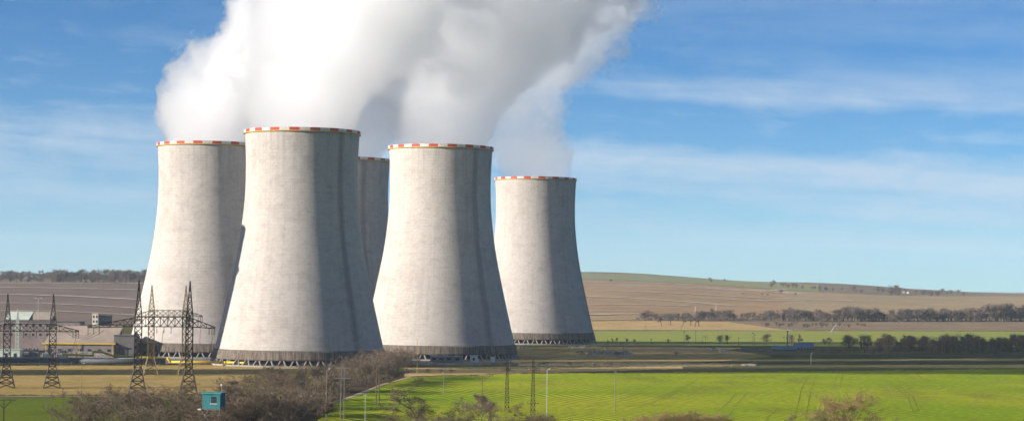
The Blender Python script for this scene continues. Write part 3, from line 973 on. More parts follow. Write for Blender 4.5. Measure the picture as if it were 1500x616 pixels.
for x, yt in rows:
    tree_px('shrub1', x, 645, yt, ordinal(rows, x) + ' from left of the dark bushes at the foot of the lattice poles', 'bushes at the foot of the lattice poles', 1.6)
rows = ((960, 600), (985, 596), (1010, 600), (1035, 596), (1052, 604), (930, 606))
for x, yt in rows:
    tree_px('shrub4', x, 645, yt, ordinal(rows, x) + ' from left of the low straw coloured bushes at the lower edge', 'straw coloured bushes at the lower edge of the field', 1.5)
tree_px('shrub4', 1242, 640, 566, 'tall pinkish bare bush at the lower edge of the field', None, 1.35)
tree_px('shrub3', 1215, 640, 592, 'olive bush leaning against the tall pinkish bush', None, 1.3)
tree_px('oak1', 1303, 645, 606, 'low dark branching bush right of the tall pinkish bush', None, 1.6)
tree_px('oak2', 1145, 645, 602, 'sparse low tree rising beside the dark wheel track', None, 1.3)
tree_px('shrub1', 612, 566, 550, 'small dark round bush at the corner of the wheat field', None, 1.6)
# beside the yard
for x, yb, yt in ((645, 546, 538), (660, 545, 539), (628, 546, 538), (872, 536, 529), (800, 535, 528), (836, 535, 529), (745, 543, 537), (895, 535, 530), (790, 536, 531), (990, 520, 513), (850, 520, 512), (905, 521, 513)):
    tree_px('shrub3', x, yb, yt, 'small weedy bush on the straw verge behind the wheat field', 'weedy bushes on the straw verge', 1.5)
for x, yb, yt in ((1009, 503, 488), (1055, 503, 489), (1066, 503, 488), (1122, 505, 486), (1158, 504, 487), (1170, 504, 487), (897, 501, 494), (904, 501, 493), (918, 501, 494), (978, 502, 495), (1215, 505, 492), (1208, 505, 494), (930, 502, 495), (890, 502, 496)):
    tree_px('far%d' % random.randrange(5), x, yb, yt, 'small bare tree along the near edge of the far green field', 'small trees along the far green field', 1.2)
# dark hedge on the right
for i in range(80):
    x = 1285 + i * 4.4 + random.uniform(-4, 4)
    tree_px('far%d' % random.randrange(5), x, random.uniform(512, 517), random.uniform(485, 499), 'dark bare tree in the hedge at the right edge of the picture', 'dark hedge at the right', 1.5)
for x, yb, yt in ((1240, 513, 486), (1246, 514, 488), (1264, 512, 487), (1270, 513, 489)):
    tree_px('far%d' % random.randrange(5), x, yb, yt, 'dark tree of the pair standing apart from the hedge', 'pair of trees standing apart', 1.3)
for i in range(26):
    x = 1205 + i * 12 + random.uniform(-5, 5)
    tree_px('far%d' % random.choice((0, 2)), x, random.uniform(514, 518), random.uniform(505, 509), 'low dark shrub under the hedge trees', 'low shrubs under the hedge', 2.2)
# hedge between the far field and the hill
mass = Mass()
for i in range(300):
    x = 935 + i * 2.1 + random.uniform(-3, 3)
    yb = np.interp(x, [935, 1080, 1200, 1600], [468.5, 469, 470.5, 469.5]) + random.uniform(-1.5, 1.0)
    yt = np.interp(x, [935, 1000, 1080, 1200, 1500], [460, 456, 451, 452, 448]) + random.choice((-1, 0, 3, 9, 10)) + random.uniform(-3, 4) + 2.0 * math.sin(x / 17.0) + 2.5 * math.sin(x / 41.0)
    p = gp(x, yb)
    mass.add(p, max(4.0, (yb - yt) * p.y / F0), 1.7, random)
mass.build('hedge', 'long bluish grey hedge of bare trees below the hill', 'hedge')
for x in (969, 982, 1000, 1012, 1018, 1024):
    tree_px('far1', x, 477 + random.uniform(-1, 1.5), 460 + random.uniform(-2, 2), 'bare tree standing in the yellow meadow before the long hedge', 'trees in the yellow meadow', 1.3)
for i in range(22):
    x = 1120 + i * 7 + random.uniform(-3, 3)
    tree_px('far%d' % random.choice((0, 2)), x, random.uniform(476, 480), random.uniform(469, 473), 'low grey shrub on the fallow strip', 'shrubs on the fallow strip', 1.8)
# wood on the left hilltop
mass = Mass()
for i in range(190):
    x = random.uniform(-30, 232)
    dense = x > 78 or random.random() < 0.25
    p = gp(x, 413.4 + random.uniform(0.2, 2.0)) if dense else gp(x, random.uniform(412.5, 416))
    p.y += random.uniform(0, 260) if dense else random.uniform(150, 1100)
    p.x = p.y * (x - 750) / F0
    p.z = h1(p.x, p.y)
    hpx = random.uniform(14, 21) * (1.0 if x > 78 else 0.8) if dense else random.uniform(6, 12)
    if dense and random.random() < 0.4: hpx *= 0.55
    mass.add(p, hpx * p.y / F0, 1.6, random)
mass.build('wood', 'bare grey wood along the hilltop at the left edge', 'wood')
# ridge on the right
for i in range(46):
    x = random.uniform(1130, 1420)
    yr = np.interp(x, [1130, 1200, 1300, 1400, 1500], [421, 426, 431, 434, 436]) + random.uniform(-4, 1)
    p = gp(x, yr)
    if p.y > 6000: p = gp(x, yr + 3)
    tree('far%d' % random.randrange(5), p, random.uniform(5, 9) * p.y / F0, 'hazy bare tree on the ridge right of the green hilltop', 'trees on the right ridge', wide=1.7)
for x, y, hp in ((895, 411, 5), (1040, 409, 6), (1042, 411, 5), (1144, 428, 8), (886, 399.5, 3), (1062, 406, 5), (1130, 413, 4), (1310, 429, 16), (1316, 430, 14), (1305, 430, 12), (1165, 430, 4), (1125, 431, 4), (1117, 430, 4), (1088, 429, 3)):
    p = gp(x, y + 2)
    if p.y > 6500: p = gp(x, y + 6)
    tree('far%d' % random.choice((0, 2)), p, hp * p.y / F0, 'lone round bush on the bare slope of the right hill', 'lone bushes on the right hill', wide=1.6)

# ------------------------------------------------------------------ steel gantries
M_dark = mat('brown_painted_steel', (0.035, 0.025, 0.02), 0.6, 0.25, 1.0)
M_olive = mat('olive_painted_steel', (0.20, 0.145, 0.045), 0.6, 0.25, 1.0)
M_palegr = mat('pale_green_steel', (0.42, 0.47, 0.40), 0.6, 0.2, 1.0)
M_insul = mat('brown_porcelain', (0.045, 0.03, 0.025), 0.3, 0.2, 2.0)

def lattice(mb, rings, t, up=None):
    """four chords through square rings [(centre, half_a, half_b)], cross braced"""
    if up is None: ea, eb = Vector((1, 0, 0)), Vector((0, 1, 0))
    else: ea, eb = up
    R_ = [[c + ea * a * sx + eb * b * sy for sx, sy in ((-1, -1), (1, -1), (1, 1), (-1, 1))] for c, a, b in rings]
    for r0, r1 in zip(R_[:-1], R_[1:]):
        for i in range(4):
            j = (i + 1) % 4
            mb.bar(r0[i], r1[i], t)
            mb.bar(r0[i], r1[j], t * 0.6); mb.bar(r0[j], r1[i], t * 0.6)
            mb.bar(r1[i], r1[j], t * 0.6)
    return mb

def mast_rings(h, b, w, hb, hw):
    """spread feet up to hb, straight shaft up to hw, then a spire"""
    rs = []
    z = 0.0
    while z < hb - 0.1:
        f = z / hb
        rs.append((Vector((0, 0, z)), b + (w - b) * f, b + (w - b) * f)); z += hb / 4
    z = hb
    while z < hw - 0.1:
        rs.append((Vector((0, 0, z)), w, w)); z += 2.6
    n = 6
    for i in range(n + 1):
        f = i / n
        rs.append((Vector((0, 0, hw + (h - hw) * f)), max(0.08, w * (1 - f)), max(0.08, w * (1 - f))))
    return rs

def gantry(label, pxl, pxr, pyb, h, beam_z, beam_h, arm_l, arm_r, m, hb, hw, rz=0.0, t=0.24, b=3.4, w=1.35, drop=2.0):
    a, c = gp(pxl, pyb), gp(pxr, pyb)
    span = (c - a).length
    root = thing('portal_gantry', label, 'gantry', a, math.atan2(c.y - a.y, c.x - a.x) + rz, 'portal gantries')
    for x in (0.0, span):
        mb = MB(); lattice(mb, mast_rings(h, b, w, hb, hw), t)
        o = mb.build('mast', m, root); o.location = (x, 0, 0)
    # the cross beam and its tapering arms
    ez = (Vector((0, 1, 0)), Vector((0, 0, 1)))
    mb = MB()
    k = max(4, int(span / 2.6))
    lattice(mb, [(Vector((span * i / k, 0, beam_z)), 1.35, beam_h / 2) for i in range(k + 1)], t * 0.9, ez)
    mb.build('cross_beam', m, root)
    for x0, sgn, L in ((0.0, -1, arm_l), (span, 1, arm_r)):
        if L <= 0: continue
        mb = MB(); k = max(3, int(L / 2.6))
        lattice(mb, [(Vector((x0 + sgn * L * i / k, 0, beam_z - drop * i / k)), 1.35 * (1 - 0.85 * i / k), beam_h / 2 * (1 - 0.85 * i / k)) for i in range(k + 1)], t * 0.9, ez)
        arm = mb.build('beam_arm', m, root)
        for q in (0.99, 0.88, 0.77):
            ins = MB()
            x = x0 + sgn * L * q; z = beam_z - drop * q - beam_h / 2 * (1 - 0.85 * q)
            for j in range(9):
                ins.bar((x, 0, z - 0.3 * j), (x, 0, z - 0.3 * j - 0.22), 0.42, 0.3, 6)
            ins.build('insulator_string', M_insul, arm)
    mid = MB()
    for q in (0.36, 0.5, 0.64):
        ins = MB(); x = span * q; z = beam_z - beam_h / 2
        for j in range(9):
            ins.bar((x, 0, z - 0.3 * j), (x, 0, z - 0.3 * j - 0.22), 0.42, 0.3, 6)
        ins.build('insulator_string', M_insul, root)
    return root

gantry('tall dark steel portal gantry in front of the leftmost tower', 201, 276, 577, 44.5, 28.4, 3.7, 19.5, 10.0, M_dark, 10.5, 29.5, drop=2.2, t=0.34)
gantry('olive steel portal gantry behind the tall dark one', 220.5, 270.5, 549, 42.5, 29.3, 2.8, 8.5, 8.0, M_olive, 9.0, 30.5, drop=1.3, t=0.26)
gantry('dark steel portal gantry at the left edge of the picture', 9, 76, 568, 38.5, 24.8, 3.0, 14.0, 10.5, M_dark, 9.0, 26.0, drop=1.4, t=0.32)

def free_mast(label, px, pyb, h, m, b=1.6, w=0.9, t=0.2):
    p = gp(px, pyb)
    root = thing('lattice_mast', label, 'mast', p)
    mb = MB(); lattice(mb, mast_rings(h, b, w, h * 0.2, h * 0.62), t); mb.build('mast', m, root)
    mb = MB(); lattice(mb, [(Vector((x, 0, h * 0.6)), 0.6, 0.5) for x in np.linspace(-3.0, 3.0, 4)], t * 0.8, (Vector((0, 1, 0)), Vector((0, 0, 1))))
    mb.build('cross_arm', m, root)
    return root
free_mast('slim pale green lattice mast before the flat grey building', 25, 524, 28.0, M_palegr, t=0.3)

# ------------------------------------------------------------------ buildings by the gantries
M_wallg = mat('grey_render', (0.25, 0.235, 0.235), 0.9, 0.12, 0.4)
M_wallp = mat('pinkish_brick_wall', (0.24, 0.195, 0.185), 0.9, 0.18, 0.5)
M_wallw = mat('white_render', (0.72, 0.69, 0.62), 0.85, 0.08, 0.4)
M_roofp = mat('pale_roof_sheet', (0.34, 0.275, 0.225), 0.8, 0.12, 0.3)
M_roofg = mat('pale_green_roof', (0.52, 0.57, 0.49), 0.7, 0.12, 0.3)
M_darkw = mat('dark_grey_cladding', (0.13, 0.125, 0.12), 0.85, 0.15, 0.5)
M_glass = mat('window_glass', (0.03, 0.04, 0.05), 0.15, 0.1, 0.5)
M_yellow = mat('yellow_paint', (0.62, 0.44, 0.02), 0.5, 0.12, 0.6)
M_pipe = mat('dark_pipe', (0.07, 0.075, 0.085), 0.6, 0.2, 0.5)
M_bluer = mat('blue_roof_sheet', (0.16, 0.215, 0.29), 0.6, 0.15, 0.5)
M_teal = mat('teal_boards', (0.02, 0.15, 0.16), 0.6, 0.2, 0.8)
M_teal2 = mat('teal_roof', (0.03, 0.22, 0.225), 0.6, 0.2, 0.8)
M_wood = mat('weathered_pole_wood', (0.13, 0.10, 0.07), 0.9, 0.25, 1.0)
M_polec = mat('concrete_pole', (0.17, 0.165, 0.15), 0.9, 0.15, 0.8)
M_polew = mat('white_pole_paint', (0.42, 0.42, 0.40), 0.6, 0.12, 0.8)
M_lamp = mat('lamp_housing', (0.45, 0.455, 0.46), 0.4, 0.1, 1.0)

def building(name, label, px0, px1, pyb, pyt, depth, wallm, roofm, rows=(), cat='building', roof='flat', win=(1.6, 1.5), rz=0.0, group=None, eave=0.4, winm=None):
    """a block with its front on the line (px0..px1, pyb); rows = heights (0..1) and counts of windows"""
    a, b = gp(px0, pyb), gp(px1, pyb)
    y = (a.y + b.y) / 2
    zt = at((px0 + px1) / 2, pyt, y).z
    wd = (b - a).length
    root = thing(name, label, cat, (a.x, y, 0), rz, group)
    MB().box((0, 0, -0.3), (wd, depth, zt)).build('wall', wallm, root)
    if roof == 'flat':
        MB().box((-eave, -eave, zt), (wd + eave, depth + eave, zt + 0.45)).build('roof', roofm, root)
    elif roof == 'gable':
        r = depth * 0.28
        MB().add([(-eave, -eave, zt - 0.1), (wd + eave, -eave, zt - 0.1), (wd + eave, depth / 2, zt + r), (-eave, depth / 2, zt + r), (-eave, depth + eave, zt - 0.1), (wd + eave, depth + eave, zt - 0.1),
                  (-eave, -eave, zt + 0.15), (wd + eave, -eave, zt + 0.15), (wd + eave, depth / 2, zt + r + 0.25), (-eave, depth / 2, zt + r + 0.25), (-eave, depth + eave, zt + 0.15), (wd + eave, depth + eave, zt + 0.15)],
                 [(6, 7, 8, 9), (9, 8, 11, 10), (0, 3, 2, 1), (3, 4, 5, 2), (0, 1, 7, 6), (4, 10, 11, 5), (0, 6, 9, 3), (3, 9, 10, 4), (1, 2, 8, 7), (2, 5, 11, 8)]).build('roof', roofm, root)
        MB().add([(0, 0, zt), (0, depth, zt), (0, depth / 2, zt + r - 0.12), (0.25, 0, zt), (0.25, depth, zt), (0.25, depth / 2, zt + r - 0.12)], [(0, 2, 1), (3, 4, 5), (0, 3, 5, 2), (1, 2, 5, 4), (0, 1, 4, 3)]).build('gable_wall', wallm, root)
        MB().add([(wd - .25, 0, zt), (wd - .25, depth, zt), (wd - .25, depth / 2, zt + r - 0.12), (wd, 0, zt), (wd, depth, zt), (wd, depth / 2, zt + r - 0.12)], [(0, 2, 1), (3, 4, 5), (0, 3, 5, 2), (1, 2, 5, 4), (0, 1, 4, 3)]).build('gable_wall', wallm, root)
    elif roof == 'shed':      # slopes down to the front
        r = depth * 0.38
        MB().add([(-eave, -eave, zt), (wd + eave, -eave, zt), (wd + eave, depth, zt + r), (-eave, depth, zt + r), (-eave, -eave, zt + 0.3), (wd + eave, -eave, zt + 0.3), (wd + eave, depth, zt + r + 0.3), (-eave, depth, zt + r + 0.3)],
                 [(0, 3, 2, 1), (4, 5, 6, 7), (0, 1, 5, 4), (1, 2, 6, 5), (2, 3, 7, 6), (3, 0, 4, 7)]).build('roof', roofm, root)
        MB().box((0.1, depth - 0.4, zt), (wd - 0.1, depth - 0.1, zt + r - 0.05)).build('back_wall', wallm, root)
    for f, n in rows:
        for i in range(n):
            x = wd * (i + 0.5) / n
            z = zt * f
            wv = MB().box((x - win[0] / 2 - 0.15, -0.10, z - win[1] / 2 - 0.15), (x + win[0] / 2 + 0.15, 0.05, z + win[1] / 2 + 0.15)).build('window', winm or M_wallw, root)
            MB().box((x - win[0] / 2, -0.14, z - win[1] / 2), (x + win[0] / 2, -0.05, z + win[1] / 2)).build('pane', M_glass, wv)
    return root

building('flat_building', 'long flat grey building with a row of small windows behind the gantry', -60, 113, 512, 470.5, 14, M_wallp, M_darkw, ((0.86, 16), (0.55, 16)), win=(1.3, 1.5), winm=M_wallg)
building('roof_hall', 'hall with pale green sloping roof behind the flat grey building', 6, 40, 505, 468, 14, M_wallg, M_roofg, ((0.85, 4),), roof='shed')
building('roof_hall', 'hall with pale sloping roof and small lit dormer behind the flat grey building', 44, 74, 504, 468, 14, M_wallg, M_roofp, ((0.85, 3),), roof='shed')
building('dormer_house', 'small white lit house between the two sloping roofs', 52, 59, 503, 463, 5, M_wallw, M_roofp, ((0.94, 1),), win=(1.2, 1.6), winm=M_darkw, eave=0.2)
sb = building('pump_hall', 'low hall with pale pinkish roof and yellow gutter', 62, 165, 523, 503.5, 26, M_wallp, M_roofp, ((0.55, 7),), roof='shed', win=(2.0, 1.4), winm=M_wallg)
gx = (gp(165, 523) - gp(62, 523)).length
MB().box((-1.5, -0.9, 7.6), (gx + 1, -0.45, 8.3)).build('gutter', M_yellow, sb)
for q in (0.02, 0.5, 0.98):
    MB().box((gx * q - 0.15, -0.85, 0), (gx * q + 0.15, -0.5, 7.6)).build('gutter_pipe', M_yellow, sb)
building('cladded_block', 'dark grey windowless block at the end of the low hall', 166, 196, 523.5, 491, 14, M_darkw, M_darkw, ())
building('lit_house', 'small white and yellow house on the slope behind the low hall', 134.5, 143, 486, 459, 9, M_wallw, M_ochre, ((0.84, 2), (0.58, 2)), win=(1.2, 2.0), winm=M_ochre)
building('lean_to', 'dark annexe beside the small white and yellow house', 144, 160, 486, 462, 9, M_darkw, M_pipe, ((0.8, 3),))
building('transformer_house', 'pale concrete shelter at the left edge beside the lattice mast', -40, 28, 527, 512, 8, M_roofg, M_palegr, ((0.5, 5),), win=(1.6, 2.2), winm=M_palegr)
building('blue_barn', 'barn with blue sheet roof standing in the shadow', 1166, 1190, 513, 508.5, 11, M_darkw, M_bluer, ((0.5, 3),), roof='gable')
building('blue_shed', 'long low shed with blue roof beside the blue barn', 1132, 1164, 513.5, 511.5, 6, M_darkw, M_bluer, (), roof='shed')
building('site_cabin', 'long grey site cabin at the foot of the tower', 630, 662, 530.5, 521.5, 4, M_wallg, M_steel, ((0.6, 3),), cat='cabin', win=(2.2, 1.0), winm=M_darkw, eave=0.15)
building('site_cabin', 'short grey site cabin with one dark window, next to the long one', 662.5, 677, 530.5, 522, 4, M_wallg, M_steel, ((0.6, 1),), cat='cabin', win=(2.2, 1.2), winm=M_darkw, eave=0.15)
building('kiosk', 'white kiosk with dark window at the foot of the tower', 688.5, 699, 530.5, 521, 3.6, M_wallw, M_white, ((0.55, 1),), cat='kiosk', win=(0.8, 1.3), winm=M_darkw, eave=0.15)
building('utility_box', 'small white utility box beside the white kiosk', 699.5, 701.5, 530.8, 526, 1.5, M_wallw, M_white, (), cat='box', eave=0.08)
building('kiosk', 'smaller white kiosk without window right of the white kiosk', 718.5, 724.5, 530.2, 523, 3.0, M_wallw, M_white, (), cat='kiosk', eave=0.15)

# pipes along the yard
def pipe(name, label, pts, rad, m, y, sup=9.0, group=None):
    P = [at(px, py, y + dy) for px, py, dy in pts]
    root = thing(name, label, 'pipe', (P[0].x, P[0].y, 0), 0, group)
    o = Vector((P[0].x, P[0].y, 0))
    mb = MB().path([p - o for p in P], rad * 2, 10)
    for p in P[1:-1]:
        for d in (Vector((1, 0, 0)),): mb.bar(p - o - d * rad * 1.1, p - o + d * rad * 1.1, rad * 2.15, n=10)
    mb.build('pipe_run', m, root, True)
    for a, b in zip(P[:-1], P[1:]):
        n = int((b - a).length / sup)
        for i in range(n):
            c = a.lerp(b, (i + 0.5) / n)
            if c.z - rad < 0.3: continue
            MB().box((c.x - o.x - 0.15, c.y - o.y - 0.15, 0), (c.x - o.x + 0.15, c.y - o.y + 0.15, c.z - rad)).build('support', M_steel, root)
    return root
pipe('yellow_pipe', 'thin yellow gas pipe running past the foot of the towers', [(92, 518.5, 0), (136, 520.0, 0), (137, 514.5, 0), (148, 514.8, 0), (166, 520.5, 0), (246, 524.5, 0), (249, 529.5, 0), (330, 530.0, 0), (450, 532.5, 0)], 0.55, M_yellow, 1122)
pipe('heating_pipe', 'thick dark heating pipe lying before the low hall', [(-60, 527.5, 0), (110, 528, 0), (242, 528.5, 0)], 1.35, M_pipe, 1112, 14)
pipe('heating_pipe', 'slimmer pale grey pipe above the thick dark one', [(-60, 523.0, 6), (60, 523.5, 6), (150, 524.5, 6), (240, 526, 6)], 0.45, M_steel, 1112, 14)
# steel steps over the pipes
p = gp(146, 531)
st = thing('pipe_stairs', 'pale steel stairs with railing stepping over the pipes', 'stairs', p)
for s_ in (0.0, 2.2):
    MB().bar((0, s_, 4.6), (6.2, s_, 0.0), 0.28).build('stringer', M_palegr, st)
    MB().bar((0, s_, 5.9), (6.2, s_, 1.3), 0.2).build('handrail', M_palegr, st)
    MB().bar((-14, s_, 5.9), (0, s_, 5.9), 0.2).build('handrail', M_palegr, st)
MB().box((-14, 0, 4.5), (0, 2.2, 4.75)).build('platform', M_palegr, st)
for i in range(8):
    MB().box((-13.8 + i * 2.0, 0.0, 0), (-13.65 + i * 2.0, 0.15, 5.9)).build('post', M_palegr, st) if i < 7 else None
for i in range(11):
    f = (i + 0.5) / 11
    MB().box((6.2 * f - 0.25, 0.05, 4.6 * (1 - f) - 0.03), (6.2 * f + 0.25, 2.15, 4.6 * (1 - f) + 0.03)).build('step', M_palegr, st)

# ------------------------------------------------------------------ the teal lookout cabin
p = at(313, 598, 560); pz = p.z; gz = h1(p.x, p.y)
lk = thing('lookout_cabin', 'teal boarded cabin on tall legs among the bare bushes', 'cabin', (p.x, p.y, gz), R(-14))
bz = pz - gz
MB().box((-2.7, -1.9, bz - 0.25), (2.7, 1.9, bz)).build('floor', M_wood, lk)
wf = MB().box((-2.5, -1.7, bz), (2.5, -1.58, bz + 1.5)).box((-2.5, -1.7, bz + 3.3), (2.5, -1.58, bz + 4.0)).box((-2.5, -1.7, bz + 1.5), (-0.1, -1.58, bz + 3.3)).box((1.5, -1.7, bz + 1.5), (2.5, -1.58, bz + 3.3)).build('front_wall', M_teal, lk)
for i in range(10):
    MB().box((-2.5 + 0.5 * i + 0.02, -1.74, bz + 0.02), (-2.5 + 0.5 * i + 0.48, -1.70, bz + (1.5 if 4 < i < 8 else 4.0))).build('board', M_teal, lk)
MB().box((-2.5, 1.58, bz), (2.5, 1.7, bz + 4.0)).build('back_wall', M_teal, lk)
for x in (-2.5, 2.38):
    MB().box((x, -1.58, bz), (x + 0.12, 1.58, bz + 4.0)).build('side_wall', M_teal, lk)
MB().box((-2.9, -2.2, bz + 4.0), (2.9, 2.2, bz + 4.35)).build('roof', M_teal2, lk)
MB().box((-0.15, -1.66, bz + 1.5), (1.55, -1.6, bz + 3.35)).build('window', M_glass, lk)
MB().box((-0.3, -1.95, bz + 1.35), (1.7, -1.6, bz + 1.5)).build('window_sill', M_white, lk)
for x in (-2.3, 2.3):
    for y in (-1.5, 1.5):
        MB().bar((x * 1.3, y * 1.3, 0), (x, y, bz - 0.2), 0.3).build('leg', M_wood, lk)
    MB().bar((x * 1.2, -1.8, bz * 0.3), (-x, -1.55, bz * 0.9), 0.15).build('brace', M_polew, lk)
MB().bar((2.2, 0, bz + 4.3), (2.2, 0, bz + 6.2), 0.1).build('antenna_pole', M_steel, lk)
MB().lathe([(0.01, -0.35), (0.3, -0.2), (0.38, 0), (0.3, 0.2), (0.01, 0.35)], 12).build('antenna_ball', M_white, lk, True).location = (2.2, 0, bz + 6.3)
MB().box((-3.6, -2.3, bz - 0.25), (-2.7, -1.0, bz + 0.05)).build('landing', M_white, lk)

# ------------------------------------------------------------------ poles and lamps
def base_at(px, pyb=None, y=None):
    if y is None: return gp(px, pyb)
    p = at(px, 600, y); p.z = h1(p.x, p.y)
    return p

def lamp_post(label, px, pyt, pyb=None, y=None, m=None, double=False, w=0.22, group=None, head=0.5):
    p = base_at(px, pyb, y); h = at(px, pyt, p.y).z - p.z
    o = thing('lamp_post', label, 'lamp post', p, 0, group)
    MB().bar((0, 0, 0), (0, 0, h), w, w * 0.7, 8).build('pole', m or M_polec, o)
    for sx in ((-1, 1) if double else (1,)):
        arm = MB().bar((0, 0, h - 0.1), (sx * 1.3 * head, 0, h + 0.25), w * 0.5, w * 0.4, 6).build('lamp_arm', m or M_polec, o)
        MB().add([(sx * 1.0 * head, -.25, h + .1), (sx * 2.0 * head, -.22, h + .3), (sx * 2.0 * head, .22, h + .3), (sx * 1.0 * head, .25, h + .1),
                  (sx * 1.05 * head, -.2, h + .5), (sx * 1.95 * head, -.15, h + .55), (sx * 1.95 * head, .15, h + .55), (sx * 1.05 * head, .2, h + .5)],
                 [(0, 3, 2, 1), (4, 5, 6, 7), (0, 1, 5, 4), (1, 2, 6, 5), (2, 3, 7, 6), (3, 0, 4, 7)]).build('lamp_head', M_lamp, o)
    return o

def power_pole(label, px, pyt, pyb=None, y=None, m=None, kind='T', w=0.3, arms=((0.0, 2.4),), group=None):
    p = base_at(px, pyb, y); h = at(px, pyt, p.y).z - p.z
    o = thing('power_pole', label, 'power pole', p, 0, group)
    if kind == 'lattice':
        mb = MB(); n = int(h / 1.6)
        lattice(mb, [(Vector((0, 0, h * i / n)), 0.75 - 0.5 * i / n, 0.75 - 0.5 * i / n) for i in range(n + 1)], w * 0.6)
        mb.build('pole', m or M_dark, o)
    elif kind == 'H':
        for x in (-0.55, 0.55):
            MB().bar((x, 0, 0), (x * 0.8, 0, h), w, w * 0.75, 8).build('pole', m or M_wood, o)
    else:
        MB().bar((0, 0, 0), (0, 0, h), w, w * 0.7, 8).build('pole', m or M_wood, o)
    for dz, half in arms:
        ar = MB().box((-half, -0.12, h - dz - 0.3), (half, 0.12, h - dz - 0.08)).build('cross_arm', m or M_wood, o)
        if kind == 'Y':
            MB().bar((0, 0, h - dz - 2.6), (-half * 0.7, 0, h - dz - 0.2), 0.2).build('brace', m or M_wood, o)
            MB().bar((0, 0, h - dz - 2.6), (half * 0.7, 0, h - dz - 0.2), 0.2).build('brace', m or M_wood, o)
        for x in (-half * 0.92, -half * 0.45, half * 0.45, half * 0.92):
            MB().bar((x, 0, h - dz - 0.08), (x, 0, h - dz + 0.42), 0.2, 0.12, 6).build('insulator', M_insul, ar)
    return o

lamp_post('slim pale lamp post rising from the thicket before the nearest tower', 478, 541, y=640, m=M_polec, w=0.3)
lamp_post('tall white lamp post in the wheat field right of the lattice poles', 801, 541, y=660, m=M_polew, w=0.26)
lamp_post('thin lamp post on the dry meadow below the pale stairs', 119, 533, pyb=592, m=M_olive, w=0.18)
lamp_post('ochre double lamp post before the foot of the tower with the cabins', 611, 497, pyb=550, m=M_ochre, double=True, w=0.36)
lamp_post('small double lamp post in front of the nearest tower', 481, 500, pyb=534, m=M_steel, double=True, w=0.25)
lamp_post('small lamp post at the right foot of the tower with the kiosk', 724, 495, pyb=530, m=M_steel, double=True, w=0.25)
lamp_post('white floodlight mast with two heads above the flat grey building', 55, 437, pyb=505, m=M_polew, double=True, w=0.4, head=1.4)
power_pole('double pole with two cross arms and pale platform in the thicket', 501.5, 537, y=640, kind='H', m=M_polec, w=0.28, arms=((0.1, 2.2), (3.2, 2.6)))
power_pole('rusty brown double pole with two cross arms beside the footpath', 553, 535, pyb=592, kind='H', m=M_wood, w=0.4, arms=((0.1, 2.4), (3.4, 3.4)))
power_pole('thin white post in the grass left of the footpath', 535, 577, y=640, m=M_polew, w=0.2, arms=((0.0, 0.5),))
power_pole('concrete pole with dark top standing in the wheat field', 650, 538, pyb=582, m=M_polec, w=0.34, arms=((0.0, 1.0),))
power_pole('low wooden pole with wide cross arm behind the round bush', 706, 549, pyb=586, kind='Y', m=M_wood, w=0.36, arms=((0.0, 4.4),))
power_pole('dark lattice pole with wide cross arm, left of the pair', 742.5, 527, pyb=602, kind='lattice', w=0.3, arms=((3.4, 2.4),))
power_pole('dark lattice pole with a low cross arm, right of the pair', 780.5, 527, pyb=607, kind='lattice', w=0.3, arms=((3.2, 2.2), (14.6, 2.0)))
power_pole('single dark topped pole alone in the bright wheat field', 901, 543, pyb=603, m=M_polec, w=0.3, arms=((0.0, 0.3),))
power_pole('dark pole, left of the two joined by hanging gear near the left edge', 75.5, 573, y=620, m=M_wood, w=0.3, arms=((1.4, 0.6),))
power_pole('dark pole, right of the two joined by hanging gear near the left edge', 91.5, 567, y=620, m=M_wood, w=0.3, arms=((2.6, 0.6),))
power_pole('forked power pole with wide cross arm at the lower left corner', 5.5, 584, y=600, kind='Y', m=M_dark, w=0.4, arms=((0.0, 3.4),))
for px, pyt, pyb in ((886, 508, 536), (913, 507, 520), (954, 496, 512), (1002, 485, 504), (1019, 484, 504), (1033, 492, 505), (1103, 487, 507), (1105.5, 490, 507), (1082, 494, 506), (1119, 492, 506), (945, 476, 484), (998, 477, 484)):
    power_pole('slim dark post along the track by the far green field', px, pyt, pyb, m=M_wood, w=0.3, arms=((0.2, 0.5),), group='posts along the far track')
power_pole('thick dark post standing at the end of the far track', 1153.5, 484, 506, m=M_wood, w=1.1, arms=((0.3, 0.9),))
power_pole('low yellow T-shaped post by the pair of dark trees', 1285, 490, 499, m=M_ochre, w=0.5, arms=((0.0, 2.0),))
lamp_post('pale slim post in the shadow before the blue barn', 1188, 517, pyb=534, m=M_polew, w=0.3)
for px, pyt, pyb in ((1008, 493, 504), (1029, 489, 504), (1036, 489, 504), (953, 496, 504)):
    lamp_post('small lamp with white head beside the far green field', px, pyt, pyb, m=M_steel, w=0.25, group='small lamps by the far green field', head=0.8)
for px, pyt, pyb in ((1049, 445, 460), (1018.5, 448, 460)):
    power_pole('pale thin mast standing behind the long hedge', px, pyt, pyb, m=M_polew, w=0.9, arms=((0.5, 1.0),), group='pale masts behind the long hedge')
p = gp(1217, 486)
lm = thing('leaning_mast', 'white leaning mast with cable on the edge of the fallow strip', 'mast', p)
MB().bar((0, 0, 0), (5.5, 0, 8.5), 0.8, 0.5, 6).build('boom', M_polew, lm)
MB().bar((5.5, 0, 8.4), (6.0, 0, 5.5), 0.5, 0.4, 6).build('boom_tip', M_polew, lm)
MB().box((-2.0, -1.2, 0), (14, 1.2, 0.7)).build('base', M_roofp, lm)

